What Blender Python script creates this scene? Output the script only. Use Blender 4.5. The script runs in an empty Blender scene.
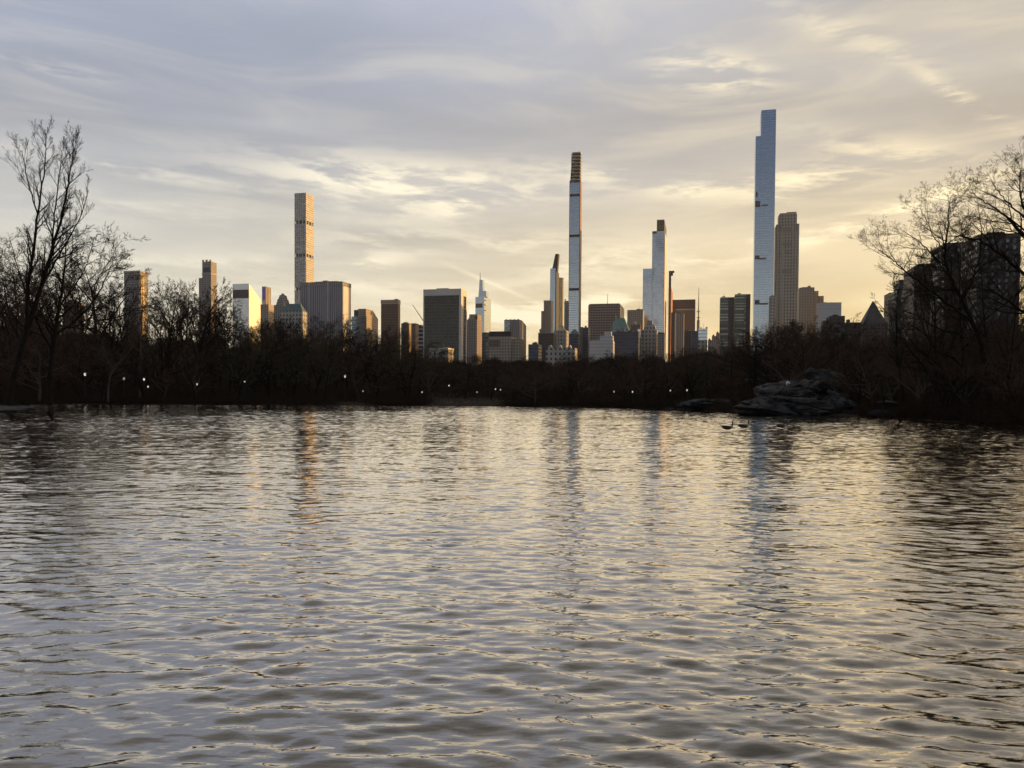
import bpy, math, random
import numpy as np
from mathutils import Vector, Matrix, noise as mnoise

SC = bpy.context.scene
COL = SC.collection
R = math.radians

# ------------------------------------------------------------------ camera
F = 773.0
PITCH, ROLL = R(-1.4), R(0.38)
CAMZ = 3.0
cam_data = bpy.data.cameras.new('camera')
cam = bpy.data.objects.new('camera', cam_data)
COL.objects.link(cam)
cam_data.sensor_width = 36.0
cam_data.lens = F / 1024 * 36
cam_data.shift_y = 27.3 / 1024
cam_data.clip_start = 0.1
cam_data.clip_end = 60000
CM = Matrix.Rotation(R(90) + PITCH, 4, 'X') @ Matrix.Rotation(ROLL, 4, 'Z')
cam.matrix_world = Matrix.Translation((0, 0, CAMZ)) @ CM
SC.camera = cam
CR = np.array(CM.to_3x3())

def ray(px, py):
    v = np.array([(px - 512) / F, -(py - 384 - 27.3) / F, -1.0])
    d = CR @ v
    return d / d[1]                      # y component = 1

def at(px, py, Y):                       # the point seen at a pixel, Y metres ahead
    d = ray(px, py) * Y
    return Vector((d[0], d[1], d[2] + CAMZ))

def on_water(px, py):
    d = ray(px, py)
    return at(px, py, -CAMZ / d[2])

# ------------------------------------------------------------------ light
SUN_AZ, SUN_EL = R(80), R(4.5)           # clockwise from the view direction
SC.view_settings.view_transform = 'Standard'
SC.view_settings.look = 'None'
SC.view_settings.exposure = 0.32
SC.view_settings.gamma = 1.0
sd = Vector((math.sin(SUN_AZ) * math.cos(SUN_EL), math.cos(SUN_AZ) * math.cos(SUN_EL), math.sin(SUN_EL)))
sun_data = bpy.data.lights.new('sun', 'SUN')
sun_data.energy = 5.0
sun_data.angle = R(0.6)
sun_data.color = (1.0, 0.58, 0.20)
sun = bpy.data.objects.new('sun', sun_data)
COL.objects.link(sun)
sun.rotation_euler = sd.to_track_quat('Z', 'Y').to_euler()

class NT:
    """small helper for building node trees"""
    def __init__(s, nt):
        s.nt = nt
        nt.nodes.clear()
    def n(s, t, **kw):
        x = s.nt.nodes.new(t)
        for k, v in kw.items():
            setattr(x, k, v)
        return x
    def put(s, sock, v):
        if isinstance(v, bpy.types.NodeSocket):
            s.nt.links.new(v, sock)
        else:
            if sock.type == 'RGBA' and not isinstance(v, (int, float)) and len(v) == 3:
                v = (*v, 1)
            sock.default_value = v
    def m(s, op, a, b=None, c=None, clamp=False):
        x = s.n('ShaderNodeMath', operation=op, use_clamp=clamp)
        for i, v in enumerate((a, b, c)):
            if v is not None:
                s.put(x.inputs[i], v)
        return x.outputs[0]
    def vm(s, op, a, b=None):
        x = s.n('ShaderNodeVectorMath', operation=op)
        s.put(x.inputs[0], a)
        if b is not None:
            s.put(x.inputs[3 if op == 'SCALE' else 1], b)
        return x.outputs[0]
    def mix(s, f, a, b, blend='MIX'):
        x = s.n('ShaderNodeMix', data_type='RGBA', blend_type=blend)
        s.put(x.inputs[0], f); s.put(x.inputs[6], a); s.put(x.inputs[7], b)
        return x.outputs[2]
    def comb(s, x_, y_, z_=0.0):
        x = s.n('ShaderNodeCombineXYZ')
        for i, v in enumerate((x_, y_, z_)):
            s.put(x.inputs[i], v)
        return x.outputs[0]
    def sep(s, v):
        x = s.n('ShaderNodeSeparateXYZ'); s.put(x.inputs[0], v)
        return x.outputs
    def ramp(s, f, stops, interp='LINEAR'):
        x = s.n('ShaderNodeValToRGB'); x.color_ramp.interpolation = interp
        e = x.color_ramp.elements
        while len(e) < len(stops):
            e.new(0.5)
        for i, (p, c) in enumerate(stops):
            e[i].position = p
            e[i].color = (*c, 1) if len(c) == 3 else c
        s.put(x.inputs[0], f)
        return x.outputs[0]
    def noise(s, v, scale, detail=3, rough=0.5, dist=0.0, dim='3D'):
        x = s.n('ShaderNodeTexNoise', noise_dimensions=dim)
        s.put(x.inputs['Vector'], v)
        x.inputs['Scale'].default_value = scale
        x.inputs['Detail'].default_value = detail
        x.inputs['Roughness'].default_value = rough
        x.inputs['Distortion'].default_value = dist
        return x.outputs['Fac']
    def step(s, v, a, b):
        x = s.n('ShaderNodeMapRange', interpolation_type='SMOOTHSTEP')
        s.put(x.inputs[0], v)
        x.inputs[1].default_value = a; x.inputs[2].default_value = b
        x.inputs[3].default_value = 0; x.inputs[4].default_value = 1
        return x.outputs[0]

# ------------------------------------------------------------------ sky
SKY_STRENGTH = 0.12
world = bpy.data.worlds.new('World')
SC.world = world
world.use_nodes = True
W = NT(world.node_tree)
tc = W.n('ShaderNodeTexCoord')
D_ = tc.outputs['Generated']
dx, dy, dz = W.sep(D_)
az = W.m('ARCTAN2', dx, dy)
el = W.m('ARCSINE', dz)
elp = W.m('MAXIMUM', el, 0.0)
sky = W.n('ShaderNodeTexSky', sky_type='NISHITA', sun_disc=False)
sky.sun_elevation = SUN_EL
sky.sun_rotation = SUN_AZ
sky.altitude = 10
sky.air_density = 1.0
sky.dust_density = 1.5
clear = W.vm('SCALE', sky.outputs[0], 0.9)
def K(c):                                 # display radiance -> world colour
    return tuple(v / SKY_STRENGTH for v in c)
e_n = W.m('DIVIDE', elp, R(60), clamp=True)
def rampK(stops):
    o = W.ramp(e_n, stops, 'EASE')
    return W.vm('SCALE', o, 1 / SKY_STRENGTH)
left = rampK([(0.0, (.76, .68, .48)), (.05, (.72, .67, .52)), (.12, (.60, .58, .50)), (.20, (.46, .46, .45)), (.27, (.36, .375, .42)),
              (.38, (.35, .385, .48)), (.48, (.46, .50, .64)), (.64, (.36, .35, .35)), (1.0, (.30, .285, .27))])
right = rampK([(0.0, (.84, .59, .23)), (.06, (.82, .61, .28)), (.15, (.74, .60, .37)), (.27, (.52, .46, .38)),
               (.38, (.46, .42, .365)), (.48, (.38, .36, .32)), (.64, (.37, .35, .31)), (1.0, (.31, .29, .265))])
f_az = W.step(W.m('SUBTRACT', az, W.m('MULTIPLY', elp, .7)), R(-42), R(28))
base = W.mix(f_az, left, right)
glow = W.m('MULTIPLY', W.step(az, R(33), R(48)), W.m('POWER', W.m('SUBTRACT', 1.0, W.m('DIVIDE', elp, R(35), clamp=True)), 2.0))
base = W.mix(W.m('MULTIPLY', glow, 0.9), base, K((4.6, 2.5, .72)))
# broad grey layers of cloud, flattened towards the horizon
lz = W.m('LOGARITHM', W.m('ADD', W.m('MAXIMUM', dz, 0.0), 0.10), math.e)
cv = W.comb(W.m('MULTIPLY', az, 1.3), W.m('MULTIPLY', lz, 3.2), 0.0)
n1 = W.noise(cv, 1.0, 4, 0.5, 0.5)
n2 = W.noise(W.comb(W.m('MULTIPLY', az, 3.0), W.m('MULTIPLY', lz, 7.0), 3.3), 1.2, 5, 0.55, 0.8)
k1 = W.m('ADD', W.m('MULTIPLY', W.step(n1, .32, .68), .26), .87)
base = W.vm('SCALE', base, k1)
base = W.mix(W.m('MULTIPLY', W.step(n2, .42, .72), .30), base, W.mix(f_az, K((.70, .67, .58)), K((.95, .78, .50))))
# wisps: named clouds at a bearing and a height of their own
def azel(px, py):
    d = ray(px, py)
    return math.atan2(d[0], 1.0), math.atan2(d[2], math.hypot(d[0], 1.0))
wn = W.noise(W.comb(W.m('ADD', W.m('MULTIPLY', az, 7.0), W.m('MULTIPLY', el, 5.0)), W.m('MULTIPLY', el, 34.0), 1.7), 1.3, 7, 0.62, .25)
wn_s = W.step(wn, .41, .61)
acc = None
for (px, py, la, lb, rot, amp) in [
        (715, 72, 55, 17, -12, .75), (965, 100, 60, 8, -38, .6), (850, 35, 90, 14, -25, .35), (800, 182, 80, 16, 4, .8), (690, 190, 40, 10, 0, .5),
        (945, 195, 60, 9, 10, .8), (845, 228, 70, 10, 14, .95), (720, 255, 75, 12, 12, .7), (440, 178, 160, 16, -4, .5),
        (465, 205, 30, 9, 12, .7), (370, 262, 40, 8, 8, .5), (350, 285, 80, 7, -3, .45), (600, 262, 70, 14, 10, .6), (140, 172, 110, 8, -3, .4),
        (350, 180, 130, 10, -2, .42), (40, 65, 80, 10, -2, .25), (930, 300, 70, 12, 0, .5), (620, 300, 90, 10, 5, .5), (520, 245, 90, 10, 4, .35), (520, 318, 130, 26, 0, .9), (240, 300, 120, 16, 0, .5), (400, 200, 90, 22, 0, .5), (400, 240, 110, 12, 2, .35), (890, 150, 110, 14, -16, .4), (120, 205, 120, 14, 0, .3), (600, 175, 80, 9, -8, .35), (180, 262, 150, 9, 3, .4)]:
    a0, e0 = azel(px, py)
    a1, e1 = azel(px + 10, py)
    sx = 10 / (a1 - a0)
    c, s = math.cos(R(rot)), math.sin(R(rot))
    u = W.m('MULTIPLY', W.m('SUBTRACT', az, a0), sx)
    v = W.m('MULTIPLY', W.m('SUBTRACT', el, e0), sx)
    uu = W.m('DIVIDE', W.m('ADD', W.m('MULTIPLY', u, c), W.m('MULTIPLY', v, s)), la)
    vv = W.m('DIVIDE', W.m('SUBTRACT', W.m('MULTIPLY', v, c), W.m('MULTIPLY', u, s)), lb)
    g = W.m('EXPONENT', W.m('MULTIPLY', W.m('ADD', W.m('MULTIPLY', uu, uu), W.m('MULTIPLY', vv, vv)), -1.0))
    g = W.m('MULTIPLY', g, amp)
    acc = g if acc is None else W.m('ADD', acc, g)
wisp = W.m('MULTIPLY', W.m('MULTIPLY', acc, 1.3), wn_s, clamp=True)
base = W.mix(wisp, base, W.mix(f_az, K((.92, .86, .70)), K((1.05, .88, .56))))
# a vapour trail
a0, e0 = azel(493, 284)
u = W.m('MULTIPLY', W.m('SUBTRACT', az, a0), F)
v = W.m('MULTIPLY', W.m('SUBTRACT', el, e0), F)
c, s = math.cos(R(-22)), math.sin(R(-22))
uu = W.m('DIVIDE', W.m('ADD', W.m('MULTIPLY', u, c), W.m('MULTIPLY', v, s)), 42)
vv = W.m('DIVIDE', W.m('SUBTRACT', W.m('MULTIPLY', v, c), W.m('MULTIPLY', u, s)), 2.2)
g = W.m('EXPONENT', W.m('MULTIPLY', W.m('ADD', W.m('MULTIPLY', uu, uu), W.m('MULTIPLY', vv, vv)), -1.0))
g = W.m('MULTIPLY', g, W.m('ADD', W.m('MULTIPLY', wn, .9), .25))
base = W.mix(g, base, K((.93, .83, .58)))
# open blue sky behind the viewer
south = W.step(dy, -0.25, 0.10)
north_ramp = W.vm('SCALE', W.ramp(e_n, [(0.0, (.62, .60, .55)), (.07, (.50, .50, .48)), (.16, (.26, .275, .295)), (.26, (.10, .145, .215)), (.36, (.055, .11, .205)), (.6, (.16, .22, .32)), (1.0, (.42, .44, .48))]), 1 / SKY_STRENGTH)
north = W.mix(0.85, clear, north_ramp)
south = W.m('MAXIMUM', south, W.step(el, R(40), R(70)))
allsky = W.mix(south, north, W.mix(0.94, clear, base))
bg = W.n('ShaderNodeBackground')
W.put(bg.inputs[0], allsky)
bg.inputs[1].default_value = SKY_STRENGTH
wo = W.n('ShaderNodeOutputWorld')
W.nt.links.new(bg.outputs[0], wo.inputs[0])
world.cycles.sampling_method = 'MANUAL'
world.cycles.sample_map_resolution = 512

# ------------------------------------------------------------------ helpers
def tag(o, label=None, cat=None, group=None, kind=None):
    if label: o['label'] = label
    if cat: o['category'] = cat
    if group: o['group'] = group
    if kind: o['kind'] = kind
    return o

def empty(name, loc=(0, 0, 0), rz=0, **kw):
    o = bpy.data.objects.new(name, None)
    COL.objects.link(o)
    o.location = loc
    o.rotation_euler = (0, 0, rz)
    return tag(o, **kw)

def link_mesh(name, me, mats, parent=None, loc=None):
    o = bpy.data.objects.new(name, me)
    COL.objects.link(o)
    for m in (mats if isinstance(mats, (list, tuple)) else [mats]):
        me.materials.append(m)
    if parent is not None:
        o.parent = parent
    if loc is not None:
        o.location = loc
    return o

def np_mesh(name, V, Q, smooth=False):
    """mesh from an (n,3) array and an (m,k) array of faces"""
    me = bpy.data.meshes.new(name)
    V = np.asarray(V, dtype=np.float32); Q = np.asarray(Q, dtype=np.int32)
    k = Q.shape[1]
    me.vertices.add(len(V)); me.vertices.foreach_set('co', V.ravel())
    me.loops.add(Q.size); me.loops.foreach_set('vertex_index', Q.ravel())
    me.polygons.add(len(Q))
    me.polygons.foreach_set('loop_start', np.arange(0, Q.size, k, dtype=np.int32))
    me.polygons.foreach_set('loop_total', np.full(len(Q), k, dtype=np.int32))
    if smooth:
        me.polygons.foreach_set('use_smooth', np.ones(len(Q), dtype=bool))
    me.update(calc_edges=True)
    return me

def new_mat(name):
    m = bpy.data.materials.new(name)
    m.use_nodes = True
    return m, NT(m.node_tree)

def finish(T, **kw):
    b = T.n('ShaderNodeBsdfPrincipled')
    for k, v in kw.items():
        T.put(b.inputs[k.replace('_', ' ')], v)
    o = T.n('ShaderNodeOutputMaterial')
    T.nt.links.new(b.outputs[0], o.inputs[0])
    return b

def rough_mat(name, c1, c2, scale=0.5, rough=0.85, bump=0.0, detail=4):
    m, T = new_mat(name)
    tcn = T.n('ShaderNodeTexCoord')
    nz = T.noise(tcn.outputs['Object'], scale, detail, 0.6)
    col = T.mix(T.step(nz, .35, .65), c1, c2)
    kw = dict(Base_Color=col, Roughness=rough)
    if bump:
        bn = T.n('ShaderNodeBump'); bn.inputs['Distance'].default_value = bump
        T.put(bn.inputs['Height'], T.noise(tcn.outputs['Object'], scale * 3, 6, 0.65))
        kw['Normal'] = bn.outputs[0]
    finish(T, **kw)
    return m

def facade(name, wall, glass, pw, ph, wu, wv, gmetal=0.7, grough=0.15, wrough=0.75, off=(0, 0), tilt=0.02, vary=.7, wmetal=0.0, painted_refl=0.0):
    """wall with a grid of panes; pw x ph metres per bay, wu x wv the glazed share of it"""
    m, T = new_mat(name)
    uv = T.n('ShaderNodeUVMap'); uv.uv_map = 'UVMap'
    u, v, _ = T.sep(uv.outputs[0])
    u = T.m('DIVIDE', T.m('ADD', u, off[0]), pw); v = T.m('DIVIDE', T.m('ADD', v, off[1]), ph)
    mk = T.m('MULTIPLY', T.m('LESS_THAN', T.m('FRACT', u), wu), T.m('LESS_THAN', T.m('FRACT', v), wv))
    wn_ = T.n('ShaderNodeTexWhiteNoise', noise_dimensions='2D')
    T.put(wn_.inputs['Vector'], T.comb(T.m('FLOOR', u), T.m('FLOOR', v)))
    val, colr = wn_.outputs['Value'], wn_.outputs['Color']
    gl = T.vm('SCALE', glass, T.m('ADD', T.m('MULTIPLY', val, vary), 1 - vary * .6))
    big = T.noise(uv.outputs[0], 0.035, 4, .6)
    wl = T.vm('SCALE', wall, T.m('ADD', T.m('MULTIPLY', big, .5), .75))
    if painted_refl:  # darker patches painted into the panes to stand in for reflections
        bz = T.noise(T.comb(T.m('MULTIPLY', u, pw * .05), T.m('MULTIPLY', v, ph * .022)), 1.0, 3, .5, .3)
        gl = T.mix(T.m('MULTIPLY', T.step(bz, .5, .62), painted_refl), gl, T.vm('SCALE', gl, .45))
    col = T.mix(mk, wl, gl)
    geo = T.n('ShaderNodeNewGeometry')
    tl = T.vm('SCALE', T.vm('SUBTRACT', colr, (.5, .5, .5)), T.m('MULTIPLY', mk, tilt))
    nrm = T.vm('NORMALIZE', T.vm('ADD', geo.outputs['Normal'], tl))
    finish(T, Base_Color=col, Metallic=T.m('ADD', T.m('MULTIPLY', mk, gmetal - wmetal), wmetal),
           Roughness=T.m('ADD', T.m('MULTIPLY', mk, grough - wrough), wrough), Normal=nrm)
    return m

# ------------------------------------------------------------------ the lake's outline
shore_px = [(-60, 403.6), (-20, 403.8), (30, 404.2), (110, 404.4), (200, 404.6), (300, 405.2), (360, 405.6), (430, 405.9), (500, 406.4), (560, 407.0),
            (620, 408.0), (665, 409.6), (700, 410.8), (735, 413.0), (790, 415.6), (850, 416.4), (885, 418.3), (930, 420.8), (975, 424.0), (1024, 427.5), (1080, 433)]
shore = [tuple(on_water(*p)[:2]) for p in shore_px]
lake_poly = [(-150, -60), (-165, 40), (-150, 110)] + shore + [(62, 42), (70, 10), (82, -60)]
LP = np.array(lake_poly)

def lake_sdf(X, Y):
    """metres from the water's edge, negative in the lake"""
    d = np.full(X.shape, 1e9); inside = np.zeros(X.shape, bool)
    n = len(LP)
    for i in range(n):
        a, b = LP[i], LP[(i + 1) % n]
        e = b - a
        t = np.clip(((X - a[0]) * e[0] + (Y - a[1]) * e[1]) / (e @ e), 0, 1)
        d = np.minimum(d, np.hypot(X - a[0] - t * e[0], Y - a[1] - t * e[1]))
        c = ((a[1] > Y) != (b[1] > Y)) & (X < (b[0] - a[0]) * (Y - a[1]) / (b[1] - a[1] + 1e-12) + a[0])
        inside ^= c
    return np.where(inside, -d, d)

rng = np.random.RandomState(7)
_ph = rng.rand(16, 3) * 6.28
_kk = rng.rand(16, 2) - .5
def fbm(X, Y, s):
    z = 0
    for i in range(16):
        k = _kk[i] * 2 * math.pi / s * (1 + i * .35)
        z = z + np.sin(X * k[0] + Y * k[1] + _ph[i, 0]) / (1 + i * .35)
    return z * .3

def ground_z(X, Y):
    X = np.asarray(X, float); Y = np.asarray(Y, float)
    sd_ = lake_sdf(X, Y) + 0.5 * fbm(X, Y, 5.0)
    out = np.maximum(sd_, 0)
    z = 0.45 * (1 - np.exp(-out / 1.2)) + 0.02 * out * (1 - np.exp(-out / 20))
    z = np.minimum(z, 0.45 + 0.02 * 60)
    hill = 6.5 * (1 - np.exp(-(np.maximum(out - 18, 0) / 60) ** 2))
    z = z + hill * (1 + .25 * fbm(X, Y, 90)) + .25 * fbm(X, Y, 14) * (1 - np.exp(-out / 8))
    # grassy slope that comes down to the water across the lake
    z = np.where(sd_ < 0, np.maximum(sd_ * .5, -1.6), z)
    return z

def gz(x, y):
    return float(ground_z(np.array([x]), np.array([y]))[0])

def axis(lo, hi, stp, far, k=1.25):
    a = list(np.arange(lo, hi + stp, stp))
    s = stp
    while a[-1] < far:
        s *= k; a.append(a[-1] + s)
    s = stp
    while a[0] > -far:
        s *= k; a.insert(0, a[0] - s)
    return np.array(a)
gx = axis(-150, 130, 1.0, 5000); gy = axis(-70, 300, 1.0, 5000)
GX, GY = np.meshgrid(gx, gy)
GZ = ground_z(GX, GY)
def grid_faces(nr, nc):
    i = np.arange(nr - 1)[:, None] * nc + np.arange(nc - 1)[None, :]
    i = i.ravel()
    return np.stack([i, i + 1, i + nc + 1, i + nc], 1)
m, T = new_mat('winter_ground')
tcn = T.n('ShaderNodeTexCoord')
P = tcn.outputs['Object']
c = T.mix(T.step(T.noise(P, .05, 4, .6), .42, .58), (.022, .015, .010), (.055, .042, .026))
c = T.mix(T.step(T.noise(P, 1.5, 5, .7), .4, .7), c, (.035, .025, .018))
bn = T.n('ShaderNodeBump'); bn.inputs['Distance'].default_value = .15
T.put(bn.inputs['Height'], T.noise(P, 3, 6, .7))
finish(T, Base_Color=c, Roughness=.95, Specular_IOR_Level=.15, Normal=bn.outputs[0])
ground = link_mesh('ground', np_mesh('ground', np.stack([GX, GY, GZ], -1).reshape(-1, 3), grid_faces(len(gy), len(gx)), True), m)
tag(ground, kind='structure')

# ------------------------------------------------------------------ the lake's surface: wind ripples
def ripple_tile(N, L, lam_lo, lam_hi, wind, seed, power):
    rs = np.random.RandomState(seed)
    k1_ = np.fft.fftfreq(N, L / N) * 2 * math.pi
    kx, ky = np.meshgrid(k1_, k1_)
    k = np.hypot(kx, ky); k[0, 0] = 1
    ct = (kx * math.cos(wind) + ky * math.sin(wind)) / k
    kp = 2 * math.pi / lam_hi; kc = 2 * math.pi / lam_lo
    A = k ** (-power) * np.exp(-.5 * (kp / k) ** 2) * np.exp(-.5 * (k / kc) ** 2) * (0.05 + np.abs(ct) ** 2.4)
    A[0, 0] = 0
    h = np.fft.ifft2(A * (rs.randn(N, N) + 1j * rs.randn(N, N))).real
    sx_ = (np.roll(h, -1, 1) - np.roll(h, 1, 1)) / (2 * L / N); sy_ = (np.roll(h, -1, 0) - np.roll(h, 1, 0)) / (2 * L / N)
    return h / math.sqrt((sx_ ** 2 + sy_ ** 2).mean())
def sample(tile, L, X, Y):
    N = tile.shape[0]
    u = (X / L * N) % N; v = (Y / L * N) % N
    i = np.floor(u).astype(int); j = np.floor(v).astype(int)
    fu = u - i; fv = v - j
    i0 = i % N; j0 = j % N; i1 = (i + 1) % N; j1 = (j + 1) % N
    return (tile[j0, i0] * (1 - fu) + tile[j0, i1] * fu) * (1 - fv) + (tile[j1, i0] * (1 - fu) + tile[j1, i1] * fu) * fv
tA = ripple_tile(1024, 23.7, .18, .62, R(80), 3, 2.25)
tD = ripple_tile(1024, 11.3, .07, .30, R(95), 13, 2.2)
tB = ripple_tile(1024, 16.9, .13, .42, R(102), 5, 2.2)
tC = ripple_tile(512, 71.0, .8, 3.5, R(95), 9, 2.3)
AP = -8.0
rr = [8.5]
while rr[-1] < 245:
    rr.append(rr[-1] + min(max(.0034 * (rr[-1] - 7), .018), .11))
rr = np.array(rr)
th = np.linspace(R(-56), R(56), 560)
TH, RR = np.meshgrid(th, rr)
WX = RR * np.sin(TH); WY = AP + RR * np.cos(TH)
dist = np.hypot(WX, WY)
patch = 1 + .28 * fbm(WX, WY, 26) + .15 * fbm(WX + 50, WY * 2, 9)
calm = np.clip((dist - 4) / 40, 0, 1)                        # sheltered water near the bank one stands on
s_ = np.hypot(WX * .996 + 0, WY)
HZ = sample(tA, 23.7, WX, WY) * (.100 - .062 * calm) + sample(tB, 16.9, WX * .93 - WY * .37, WX * .37 + WY * .93) * (.072 + .058 * calm) + sample(tC, 71.0, WX, WY) * .018 + sample(tD, 11.3, WX, WY) * .050 * np.clip(1.3 - dist / 30, 0, 1)
HZ *= np.clip(patch, .45, 1.6)
WV = np.stack([WX, WY, HZ], -1).reshape(-1, 3)
m, T = new_mat('lake_water')
tcn = T.n('ShaderNodeTexCoord')
P = tcn.outputs['Object']
bn = T.n('ShaderNodeBump'); bn.inputs['Distance'].default_value = .006; bn.inputs['Strength'].default_value = 1.0
mp = T.n('ShaderNodeMapping'); T.put(mp.inputs[0], P); mp.inputs['Scale'].default_value = (.7, 2.0, 1)
T.put(bn.inputs['Height'], T.noise(mp.outputs[0], 6.0, 2, .45))
col = T.mix(T.step(T.noise(P, .35, 3, .5), .4, .65), (.018, .019, .018), (.034, .033, .026))
fr = T.n('ShaderNodeFresnel'); fr.inputs['IOR'].default_value = 1.36
T.put(fr.inputs['Normal'], bn.outputs[0])
fac = T.m('SUBTRACT', 1.0, T.m('POWER', T.m('SUBTRACT', 1.0, fr.outputs[0]), 4.7))
df = T.n('ShaderNodeBsdfDiffuse'); T.put(df.inputs['Color'], col); T.put(df.inputs['Normal'], bn.outputs[0])
gl_ = T.n('ShaderNodeBsdfGlossy'); gl_.inputs['Color'].default_value = (1, .955, .90, 1); gl_.inputs['Roughness'].default_value = .04; T.put(gl_.inputs['Normal'], bn.outputs[0])
mx = T.n('ShaderNodeMixShader'); T.put(mx.inputs[0], fac); T.nt.links.new(df.outputs[0], mx.inputs[1]); T.nt.links.new(gl_.outputs[0], mx.inputs[2])
wo_ = T.n('ShaderNodeOutputMaterial'); T.nt.links.new(mx.outputs[0], wo_.inputs[0])
water = link_mesh('lake_water', np_mesh('lake_water', WV, grid_faces(len(rr), len(th)), True), m)
tag(water, kind='structure')

# ------------------------------------------------------------------ city
TG = R(13.7)
SV = Vector((math.sin(TG), math.cos(TG), 0))      # away from the viewer, down the avenues
WVEC = Vector((math.cos(TG), -math.sin(TG), 0))   # across, along the streets

def solve(xl, xr, ytop, D, xw=None, depth=None):
    """ground rectangle of a block whose front spans pixels xl..xr at height ytop, D metres away"""
    A = at(xl, ytop, D)
    t = ray(xr, ytop)[0]
    L = (t * A.y - A.x) / (WVEC.x - t * WVEC.y)
    B = A + WVEC * L
    if xw is not None:
        t2 = ray(xw, ytop)[0]
        M = (t2 * B.y - B.x) / (SV.x - t2 * SV.y)
        M = max(6, min(M, 90))
    else:
        M = depth
    return A, L, M, A.z

def block_mesh(bm_v, bm_f, uvs, A, L, M, z0, z1, slope=None, taper=None):
    """append one box; slope=(dz front, dz back) tilts the roof, taper=(inset u, inset v) narrows the top"""
    b = len(bm_v)
    P0 = Vector((A.x, A.y, 0)); P1 = P0 + WVEC * L; P2 = P1 + SV * M; P3 = P0 + SV * M
    zt = [z1] * 4
    if slope:
        zt = [z1 + slope[0], z1 + slope[0], z1 + slope[1], z1 + slope[1]]
    iu, iv = taper or (0, 0)
    T0 = P0 + WVEC * iu + SV * iv; T1 = P1 - WVEC * iu + SV * iv; T2 = P2 - WVEC * iu - SV * iv; T3 = P3 + WVEC * iu - SV * iv
    for p in (P0, P1, P2, P3):
        bm_v.append((p.x, p.y, z0))
    for p, z in zip((T0, T1, T2, T3), zt):
        bm_v.append((p.x, p.y, z))
    faces = [(0, 1, 5, 4), (1, 2, 6, 5), (2, 3, 7, 6), (3, 0, 4, 7), (4, 5, 6, 7), (3, 2, 1, 0)]
    wid = [L, M, L, M]; acc_ = 0
    for i, f in enumerate(faces):
        bm_f.append(tuple(b + k for k in f))
        if i < 4:
            j = (i + 1) % 4
            uvs += [(acc_, z0), (acc_ + wid[i], z0), (acc_ + wid[i], zt[j]), (acc_, zt[i])]
            acc_ += wid[i] + .37
        else:
            uvs += [(0, -.01)] * 4

def block(name, parent, mat, A, L, M, z0, z1, slope=None, taper=None, loc=None):
    """one box as a mesh of its own; its origin is the parent's"""
    v, f, uv = [], [], []
    block_mesh(v, f, uv, A, L, M, z0, z1, slope, taper)
    me = bpy.data.meshes.new(name)
    o0 = parent.location if parent is not None else Vector((0, 0, 0))
    me.from_pydata([(x - o0.x, y - o0.y, z - o0.z) for x, y, z in v], [], f)
    ul = me.uv_layers.new(name='UVMap')
    for i, t in enumerate(uv):
        ul.data[i].uv = t
    return link_mesh(name, me, mat, parent)

GROUND = 6.0
class Tower:
    def __init__(s, name, label, cat, xl, xr, ytop, D, xw=None, depth=None, group=None):
        s.A, s.L, s.M, s.z = solve(xl, xr, ytop, D, xw, depth)
        s.D = D
        s.root = empty(name, (s.A.x, s.A.y, 0), label=label, cat=cat, group=group)
    def body(s, name, mat, z0=GROUND - 6, z1=None, **kw):
        return block(name, s.root, mat, s.A, s.L, s.M, z0, s.z if z1 is None else z1, **kw)
    def zy(s, py, px=None):               # height at the front plane seen at picture row py
        return at(px if px is not None else 512, py, s.D).z if px is None else at(px, py, s.D).z
    def tier(s, name, mat, xl, xr, ytop, ybot=None, xw=None, depth=None, back=0.0, z0=None, **kw):
        A, L, M, z = solve(xl, xr, ytop, s.D + back, xw, depth)
        zb = 0.0 if ybot is None else at(xl, ybot, s.D + back).z
        if z0 is not None: zb = z0
        return block(name, s.root, mat, A, L, M, zb, z, **kw)
    def sub(s, name, mat, u0, u1, v0, v1, z0, z1, parent=None, **kw):   # in metres on the tower's own plan
        A = s.A + WVEC * u0 + SV * v0
        o = block(name, s.root, mat, A, u1 - u0, v1 - v0, z0, z1, **kw)
        if parent is not None:
            o.parent = parent
        return o

def rod(name, parent, mat, p, q, r0, r1=None, sides=6):
    p = Vector(p); q = Vector(q); r1 = r0 if r1 is None else r1
    d = (q - p).normalized(); a = d.orthogonal().normalized(); b = d.cross(a)
    v, f = [], []
    o0 = parent.location if parent is not None else Vector((0, 0, 0))
    for c_, r in ((p, r0), (q, r1)):
        for i in range(sides):
            t = 2 * math.pi * i / sides
            v.append(tuple(c_ + a * math.cos(t) * r + b * math.sin(t) * r - o0))
    for i in range(sides):
        j = (i + 1) % sides
        f.append((i, j, sides + j, sides + i))
    f.append(tuple(range(sides))[::-1]); f.append(tuple(range(sides, 2 * sides)))
    me = bpy.data.meshes.new(name); me.from_pydata(v, [], f)
    return link_mesh(name, me, mat, parent)

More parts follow.
